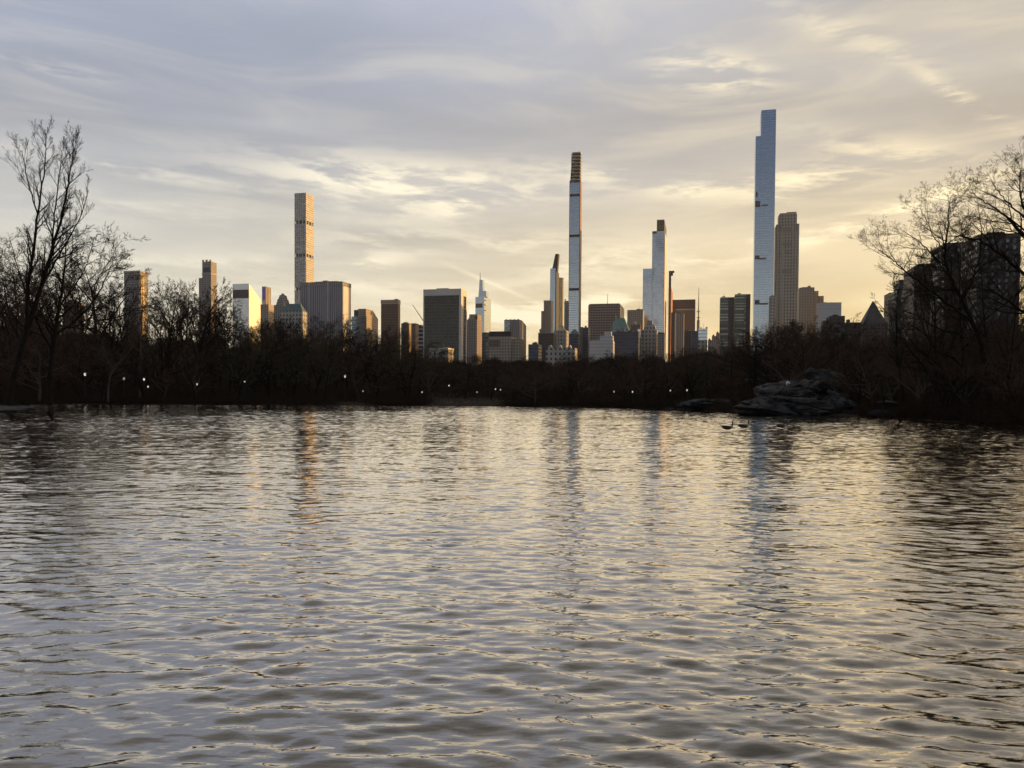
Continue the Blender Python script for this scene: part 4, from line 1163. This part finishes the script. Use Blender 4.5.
# ---- brush along the shore
def brush_mesh(n, seed):
    rs = np.random.RandomState(seed)
    px = rs.uniform(-55, 1078, n)
    xs = [p[0] for p in shore_px]; ys = [p[1] for p in shore_px]
    sp = np.array([on_water(x_, np.interp(x_, xs, ys))[:2] for x_ in np.linspace(-55, 1078, 200)])
    gi = np.linspace(-55, 1078, 200)
    bx = np.interp(px, gi, sp[:, 0]); by = np.interp(px, gi, sp[:, 1])
    off = .4 + 105 * rs.rand(n) ** 1.7
    pj = px.copy(); px = px + rs.randn(n) * 5
    gap = ((px > 426) & (px < 506) & (off < 34)) | ((px > 730) & (px < 858) & (off < 16)) | ((px > 332) & (px < 370) & (off < 12))
    px = pj
    keep = ~gap | (rs.rand(n) < .03)
    px, bx, by, off = px[keep], bx[keep], by[keep], off[keep]
    n = len(px)
    dn = np.hypot(bx, by)
    X = bx + bx / dn * off; Y = by + by / dn * off
    Z = ground_z(X, Y)
    clump = np.clip(.55 + .8 * fbm(X * 3, Y * 3, 16), .15, 1.6)
    z0 = Z + rs.rand(n) ** 1.4 * 3.6 * clump * np.clip(off / 4, .3, 1)
    L_ = rs.uniform(.5, 1.5, n) * (1 + off / 90)
    d = rs.randn(n, 3) * [.75, .75, .5] + [0, 0, .75]; d /= np.linalg.norm(d, axis=1)[:, None]
    s = rs.randn(n, 3); s = np.cross(d, s); s /= np.linalg.norm(s, axis=1)[:, None]
    w = rs.uniform(.015, .05, n)[:, None]
    p = np.stack([X, Y, z0 - .2], -1); q = p + d * L_[:, None]
    V_ = np.stack([p - s * w, p + s * w, q], 1).reshape(-1, 3)
    return np_mesh('undergrowth', V_, np.arange(len(V_)).reshape(-1, 3))
ug = link_mesh('undergrowth', brush_mesh(450000, 4), BRUSH)
tag(ug, 'tangled brown winter brush filling the banks under the bare trees', 'undergrowth', kind='stuff')

# a far wood further into the park, reading as one dark mass
def wood_mesh():
    rs = np.random.RandomState(8)
    n = 420000
    g0 = np.linspace(-60, 1080, 400); wgt = 392 - np.interp(g0, dense_x, dense_y); cw = np.cumsum(wgt); cw = cw / cw[-1]
    px = np.interp(rs.rand(n), cw, g0)
    D = np.interp(px, [-60, 300, 700, 1080], [260, 330, 300, 190]) + rs.uniform(0, 70, n)
    yt = np.interp(px, dense_x, dense_y)
    yy = 392 - (392 - yt) * (.86 + .12 * np.sin(px * .11) * np.sin(px * .047 + 1) + .04 * np.sin(px * .23 + 2)) * rs.rand(n) ** .8
    X = np.empty(n); Z = np.empty(n)
    gi = np.linspace(-60, 1080, 60)
    tx = np.interp(px, gi, [ray(g_, 392)[0] for g_ in gi])
    X = tx * D; Z = (392 + (px - 512) * .0066 - yy) / F * D + CAMZ
    d = rs.randn(n, 3) * [.6, .6, .4] + [0, 0, .8]; d /= np.linalg.norm(d, axis=1)[:, None]
    s = np.cross(d, rs.randn(n, 3)); s /= np.linalg.norm(s, axis=1)[:, None]
    w = rs.uniform(.05, .15, n)[:, None]; L_ = rs.uniform(1.0, 3.2, n)[:, None]
    p = np.stack([X, D, Z], -1); q = p + d * L_
    V_ = np.stack([p - s * w, p + s * w, q], 1).reshape(-1, 3)
    return np_mesh('far_wood', V_, np.arange(len(V_)).reshape(-1, 3))
fw = link_mesh('far_wood', wood_mesh(), TWIG[0])
tag(fw, 'dark far-off leafless wood deeper in the park merging into one mass', 'wood', kind='stuff')

# ------------------------------------------------------------------ rocks
def rock_mat():
    m_, T_ = new_mat('schist')
    t_ = T_.n('ShaderNodeTexCoord')
    mp_ = T_.n('ShaderNodeMapping'); T_.put(mp_.inputs[0], t_.outputs['Object']); mp_.inputs['Scale'].default_value = (.8, 1, .8); mp_.inputs['Rotation'].default_value = (0, .35, .3)
    nz = T_.noise(mp_.outputs[0], .9, 8, .65, .4)
    c_ = T_.mix(T_.step(nz, .38, .66), (.010, .010, .011), (.050, .049, .050))
    c_ = T_.mix(T_.step(T_.noise(t_.outputs['Object'], .35, 3, .5), .55, .72), c_, (.05, .042, .03))
    b_ = T_.n('ShaderNodeBump'); b_.inputs['Distance'].default_value = .18
    T_.put(b_.inputs['Height'], nz)
    finish(T_, Base_Color=c_, Roughness=.75, Specular_IOR_Level=.25, Normal=b_.outputs[0])
    return m_
ROCK = rock_mat()
def boulder(name, label, px, py, D, w, dpt, h, seed, tilt=0, rz=0, sink=.25, cuts=5, group=None, zbase=None):
    """faceted boulder; px, py the foot's centre in the picture"""
    import bmesh
    bm = bmesh.new()
    bmesh.ops.create_icosphere(bm, subdivisions=cuts, radius=1)
    rs = random.Random(seed)
    planes = []
    for _ in range(14):
        n_ = Vector((rs.gauss(0, 1), rs.gauss(0, 1), rs.gauss(0, .8))).normalized(); planes.append((n_, rs.uniform(.55, .88)))
    for v_ in bm.verts:
        p_ = v_.co.copy()
        for n_, k_ in planes:
            dd = p_.dot(n_)
            if dd > k_: p_ -= n_ * (dd - k_) * .75
        q_ = Vector((p_.x * w * .3, p_.y * dpt * .3, p_.z * h * .45))
        nz = mnoise.fractal(q_ * .9 + Vector((seed, 0, 0)), .8, 2.1, 6)
        rid = abs(mnoise.noise(Vector((q_.x * .35 + p_.z * .7, q_.y * .5, q_.z * .5 + seed))))
        p_ *= 1 + .17 * nz - .20 * max(0, .14 - rid) / .14
        v_.co = p_
    me_ = bpy.data.meshes.new(name)
    bm.transform(Matrix.Rotation(tilt, 4, 'Y') @ Matrix.Diagonal((w * .60, dpt / 2, h * .62, 1)))
    zmin = min(v_.co.z for v_ in bm.verts)
    bmesh.ops.translate(bm, verts=bm.verts, vec=(0, 0, -zmin - h * sink))
    bm.to_mesh(me_); bm.free()
    p_ = at(px, py, D)
    o = link_mesh(name, me_, ROCK, None, (p_.x, p_.y, p_.z if zbase is None else zbase))
    o.rotation_euler.z = rz
    return tag(o, label, 'rock', group)
def mpp(D): return D / F
D0 = shore_dist(790)
boulder('rock_shelf', 'long low rock shelf lying at the waterline below the big outcrop', 782, 415, D0 + 1.5, 96 * mpp(D0), 9, 2.9, 3, tilt=.02, rz=.05, zbase=-.25)
boulder('rock_shelf', 'pale sloping slab running down to the water at the west end of the outcrop', 838, 414, D0 + 3, 44 * mpp(D0), 8, 4.0, 8, tilt=.30, rz=-.05, zbase=-.3)
boulder('rock_outcrop', 'broad dark dome of rock forming the middle of the big outcrop', 795, 405, D0 + 8, 84 * mpp(D0), 12, 5.6, 5, tilt=-.06, zbase=.2)
boulder('rock_outcrop', 'highest tilted slab crowning the big outcrop', 826, 400, D0 + 9, 46 * mpp(D0), 9, 5.6, 12, tilt=.14, zbase=.9)
boulder('rock', 'small rounded boulder perched on the outcrop shoulder', 812, 378, D0 + 9, 2.1, 1.8, 1.7, 14, cuts=4, zbase=at(812, 377, D0 + 9).z - .2)
boulder('rock', 'flat blocky boulder lying on the high slab', 830, 378, D0 + 9.5, 4.4, 3, 1.5, 17, cuts=4, zbase=at(829, 377, D0 + 9.5).z - .5)
D1 = shore_dist(700)
boulder('rock_shelf', 'low dark rock ledge on the shore east of the big outcrop', 705, 408, D1 + 2, 52 * mpp(D1), 8, 2.6, 21, tilt=.02, zbase=-.2)
boulder('rock', 'tiny dark rock barely above the water off the low ledge', 670, 410, D1 - 1, 2.3, 1.2, .7, 23, cuts=3, zbase=-.1)
boulder('rock', 'squat dark rock at the east tip of the low ledge', 684, 409.5, D1 + 1, 3.6, 2.4, 1.6, 24, cuts=4, zbase=-.2)
boulder('rock', 'flat grey bank stone at the foot of the tallest leaning tree', 8, 414, 100, 7.5, 5, 1.1, 27, cuts=4, zbase=-.1, tilt=.03)
boulder('rock', 'small stone beside the flat grey bank stone', 26, 413, 103, 2.2, 1.5, .7, 29, cuts=3, zbase=-.1)
D2 = shore_dist(885)
boulder('rock', 'flat pale slab on the bank west of the big outcrop', 886, 415, D2 + 3, 30 * mpp(D2), 4, .9, 33, cuts=4, tilt=.0, zbase=.2)
boulder('rock', 'second smaller pale slab a little above the flat pale slab', 884, 404, D2 + 8, 26 * mpp(D2), 3, .7, 35, cuts=4, zbase=at(884, 404, D2 + 8).z - .2)
# bank under the leaning tree
v, f = [], []

# ------------------------------------------------------------------ park lamps
def lathe_mesh(name, prof, k=10):
    v_, f_ = [], []
    for r_, z_ in prof:
        for i in range(k):
            t_ = 2 * math.pi * i / k
            v_.append((r_ * math.cos(t_), r_ * math.sin(t_), z_))
    for j in range(len(prof) - 1):
        for i in range(k):
            i2 = (i + 1) % k
            f_.append((j * k + i, j * k + i2, (j + 1) * k + i2, (j + 1) * k + i))
    me_ = bpy.data.meshes.new(name); me_.from_pydata(v_, [], f_)
    me_.polygons.foreach_set('use_smooth', [True] * len(f_))
    return me_
m_l, T_ = new_mat('lamp_glow')
finish(T_, Base_Color=(.9, .88, .8), Emission_Color=(1.0, .95, .86), Emission_Strength=.65)
m_l2, T_ = new_mat('warm_lamp_glow')
finish(T_, Base_Color=(.9, .85, .7), Emission_Color=(1.0, .84, .62), Emission_Strength=.45)
me_post = lathe_mesh('post', [(.20, 0), (.20, .25), (.13, .35), (.08, .9), (.06, 1.0), (.055, 3.0), (.09, 3.1), (.05, 3.15)]); me_post.materials.append(mt['black'])
me_glass = lathe_mesh('lantern', [(.05, 3.2), (.11, 3.3), (.12, 3.48), (.09, 3.6)]); me_glass.materials.append(m_l)
me_glass2 = me_glass.copy(); me_glass2.materials.clear(); me_glass2.materials.append(m_l2)
me_cap = lathe_mesh('cap', [(.17, 3.62), (.14, 3.72), (.05, 3.85), (.01, 3.95)]); me_cap.materials.append(mt['black'])
lamps = [(85, 374, 8, 'lit park lamp below the round-crowned dark tree'), (124, 378.5, 6, 'lit park lamp beside the slim crooked pale-barked tree'), (144, 379, 12, 'upper lit lamp of the close pair near the birch-like trunk'),
         (148, 386.5, 4, 'lower lit lamp of the close pair near the birch-like trunk'), (197, 384, 9, 'faint lit park lamp below the orange headed tower'), (244.5, 382, 8, 'lit park lamp below the slant roofed tower'),
         (345, 376, 20, 'lit lamp on the rise above the bare slope'), (363, 391, 6, 'bright lit lamp beside the forked sturdy tree'), (422, 392, 5, 'lit lamp at the east end of the clearing'),
         (449, 385.5, 32, 'higher lit lamp behind the clearing below the black glass slab'), (477, 392, 12, 'lit lamp on the clearing below the pinstriped tower'), (495.5, 389, 24, 'eastern lit lamp of the two close together west of the clearing'),
         (500.5, 389.6, 26, 'western lit lamp of the two close together west of the clearing'), (614, 391.5, 5, 'lit lamp on the shore below the green copper roof'), (632.5, 391.7, 5, 'bright lit lamp on the shore below the plain brown block'),
         (670.6, 390.6, 6, 'lit lamp on the shore below the thin hooked tower'), (687, 390, 7, 'lit lamp above the low dark rock ledge'), (765.6, 390.5, 9, 'lit lamp just behind the big outcrop shoulder')]
for li_, (px, py, off, lab) in enumerate(lamps):
    D = shore_dist(px) + off
    p = at(px, py, D)
    g = gz(p.x, p.y)
    root = empty('park_lamp', (p.x, p.y, g - .05), label=lab, cat='lamp', group='lit lamps along the park paths')
    sc = max(.75, min(1.6, (p.z - g) / 3.45)); 
    root.location.z = p.z - 3.45 * sc
    root.scale = (sc * 1.15, sc * 1.15, sc)
    zneed = root.location.z - g
    for nm, me_ in (('post', me_post), ('lantern', me_glass2 if li_ % 3 == 1 or 'faint' in lab else me_glass), ('cap', me_cap)):
        o = bpy.data.objects.new(nm, me_); COL.objects.link(o); o.parent = root

# ------------------------------------------------------------------ geese and people
def skin_body(name, joints, edges, radii, mat, parent=None, loc=(0, 0, 0), rz=0, sub=2, root=0):
    me_ = bpy.data.meshes.new(name)
    me_.from_pydata(joints, edges, [])
    o = bpy.data.objects.new(name, me_); COL.objects.link(o)
    o.modifiers.new('skin', 'SKIN').use_smooth_shade = True
    sv = me_.skin_vertices[0].data
    for i, r_ in enumerate(radii):
        sv[i].radius = (r_, r_) if not isinstance(r_, tuple) else r_
        sv[i].use_root = i == root
    mo = o.modifiers.new('sub', 'SUBSURF'); mo.levels = mo.render_levels = sub
    dg = bpy.context.evaluated_depsgraph_get(); dg.update()
    me2 = bpy.data.meshes.new_from_object(o.evaluated_get(dg))
    bpy.data.objects.remove(o)
    for p_ in me2.polygons: p_.use_smooth = True
    me2.materials.clear()
    o = link_mesh(name, me2, mat, parent, loc)
    o.rotation_euler.z = rz
    return o
def goose_mat():
    m_, T_ = new_mat('goose_feathers')
    t_ = T_.n('ShaderNodeTexCoord')
    x_, y_, z_ = T_.sep(t_.outputs['Object'])
    body = T_.mix(T_.noise(t_.outputs['Object'], 22, 3, .6), (.055, .042, .032), (.13, .105, .08))
    c_ = T_.mix(T_.m('GREATER_THAN', z_, .27), body, (.012, .011, .011))                      # black neck and head
    breast = T_.m('MULTIPLY', T_.m('GREATER_THAN', x_, .20), T_.m('LESS_THAN', z_, .24))
    c_ = T_.mix(breast, c_, (.36, .32, .27))
    c_ = T_.mix(T_.m('LESS_THAN', x_, -.36), c_, (.55, .53, .5))
    ch = T_.m('MULTIPLY', T_.m('GREATER_THAN', z_, .50), T_.m('LESS_THAN', x_, .315))
    c_ = T_.mix(T_.m('MULTIPLY', ch, T_.m('LESS_THAN', z_, .555)), c_, (.65, .63, .6))
    finish(T_, Base_Color=c_, Roughness=.7)
    return m_
GM = goose_mat()
def goose(px, py, rz, label, low=False, s=1.0):
    p = on_water(px, py)
    root = empty('goose', (p.x, p.y, 0.17), rz, label=label, cat='goose', group='geese swimming off the outcrop')
    root.scale = (s * 1.35,) * 3
    if low:
        neck = [(.30, 0, .21), (.37, 0, .27), (.42, 0, .33), (.46, 0, .355), (.53, 0, .34)]
    else:
        neck = [(.30, 0, .22), (.335, 0, .32), (.325, 0, .43), (.335, 0, .535), (.40, 0, .545)]
    J = [(0, 0, .10), (.14, 0, .115), (.24, 0, .15)] + neck + [(-.16, 0, .12), (-.30, 0, .15), (-.43, 0, .19)]
    E = [(0, 1), (1, 2), (2, 3), (3, 4), (4, 5), (5, 6), (6, 7), (0, 8), (8, 9), (9, 10)]
    Rr = [(.15, .13), (.14, .12), (.10, .09), .055, .042, .038, .046, .022, (.13, .11), (.08, .06), (.03, .02)]
    skin_body('body', J, E, Rr, GM, root, sub=2)
    bk = neck[-1]
    rod('bill', root, mt['black'], (0, 0, 0), (0, 0, 0.001), .01) if False else None
    v_ = [(bk[0] - .01, -.016, bk[2] - .012), (bk[0] - .01, .016, bk[2] - .012), (bk[0] - .01, .012, bk[2] + .014), (bk[0] - .01, -.012, bk[2] + .014), (bk[0] + .06, -.008, bk[2] - .016), (bk[0] + .06, .008, bk[2] - .016), (bk[0] + .055, 0, bk[2] - .006)]
    me_ = bpy.data.meshes.new('bill'); me_.from_pydata(v_, [], [(0, 1, 2, 3), (0, 4, 5, 1), (1, 5, 6, 2), (3, 2, 6), (0, 3, 6, 4), (4, 6, 5)])
    link_mesh('bill', me_, mt['black'], root)
    for sy in (-1, 1):                                 # folded wings
        J2 = [(.12, sy * .10, .17), (-.08, sy * .125, .19), (-.28, sy * .08, .20), (-.42, sy * .035, .205)]
        skin_body('wing', J2, [(0, 1), (1, 2), (2, 3)], [(.05, .05), (.06, .07), (.04, .045), (.012, .012)], GM, root, sub=1)
    return root
goose(727.5, 431.8, .25, 'easternmost swimming goose with upright neck')
goose(743.5, 430.0, .10, 'middle goose of the three, neck held tall')
goose(781.5, 429.6, .2, 'westernmost and smallest of the three geese, apart from the other two', s=.95)

def cloth(name, c_):
    m_, T_ = new_mat(name); t_ = T_.n('ShaderNodeTexCoord')
    finish(T_, Base_Color=T_.mix(T_.noise(t_.outputs['Object'], 9, 4, .6), tuple(x_ * .8 for x_ in c_), c_), Roughness=.85)
    return m_
SKIN = cloth('skin', (.45, .30, .22)); HAIR = cloth('dark_hair', (.03, .022, .018))
def seated_person(px, py, D, rz, top_c, leg_c, label, s=1.0):
    p = at(px, py, D)
    root = empty('person', (p.x, p.y, p.z), rz, label=label, cat='person')
    root.scale = (s, s, s)
    # hips 0, spine, neck, head, arms resting on raised knees, bent legs; one surface, facing -y
    J = [(0, 0, .12), (0, .02, .30), (0, -.02, .48), (0, -.05, .58), (0, -.07, .66), (0, -.09, .76), (0, -.09, .84),
         (.17, -.04, .52), (.24, -.14, .34), (.16, -.34, .36), (.13, -.41, .37), (-.17, -.04, .52), (-.24, -.14, .34), (-.16, -.34, .36), (-.13, -.41, .37),
         (.10, -.06, .12), (.15, -.38, .42), (.14, -.52, .08), (.14, -.68, .03), (-.10, -.06, .12), (-.15, -.38, .42), (-.14, -.52, .08), (-.14, -.68, .03)]
    E = [(0, 1), (1, 2), (2, 3), (3, 4), (4, 5), (5, 6), (2, 7), (7, 8), (8, 9), (9, 10), (2, 11), (11, 12), (12, 13), (13, 14), (0, 15), (15, 16), (16, 17), (17, 18), (0, 19), (19, 20), (20, 21), (21, 22)]
    Rr = [(.15, .12), (.15, .11), (.16, .11), (.08, .08), (.05, .05), (.08, .095), (.07, .08), .07, .052, .04, .035, .07, .052, .04, .035, .09, .065, .05, .04, .09, .065, .05, .04]
    m_, T_ = new_mat('person_colours')
    t_ = T_.n('ShaderNodeTexCoord'); x_, y_, z_ = T_.sep(t_.outputs['Object'])
    legs = T_.m('MAXIMUM', T_.m('LESS_THAN', z_, .17), T_.m('MULTIPLY', T_.m('LESS_THAN', y_, -.22), T_.m('LESS_THAN', z_, .33)))
    c_ = T_.mix(legs, top_c, leg_c)
    c_ = T_.mix(T_.m('GREATER_THAN', z_, .625), c_, (.45, .30, .22))
    c_ = T_.mix(T_.m('LESS_THAN', y_, -.385), c_, T_.mix(T_.m('GREATER_THAN', z_, .30), (.05, .05, .05), (.45, .30, .22)))
    finish(T_, Base_Color=c_, Roughness=.85)
    skin_body('body', J, E, Rr, m_, root, sub=2)
    hv = lathe_mesh('hair', [(.105, .0), (.115, .05), (.10, .11), (.06, .15), (.01, .165)], 12)
    h = link_mesh('hair', hv, HAIR, root, (0, -.065, .765))
    return root
seated_person(787.5, 386, D0 + 7.0, .1, (.85, .85, .88), (.60, .60, .65), 'person in a white jacket sitting hunched on the dark rock outcrop', 1.15)

SC.render.film_transparent = False
SC.cycles.max_bounces = 6
SC.cycles.diffuse_bounces = 2
SC.cycles.glossy_bounces = 3
SC.cycles.transmission_bounces = 2
SC.cycles.caustics_reflective = False
SC.cycles.caustics_refractive = False
SC.cycles.use_denoising = True
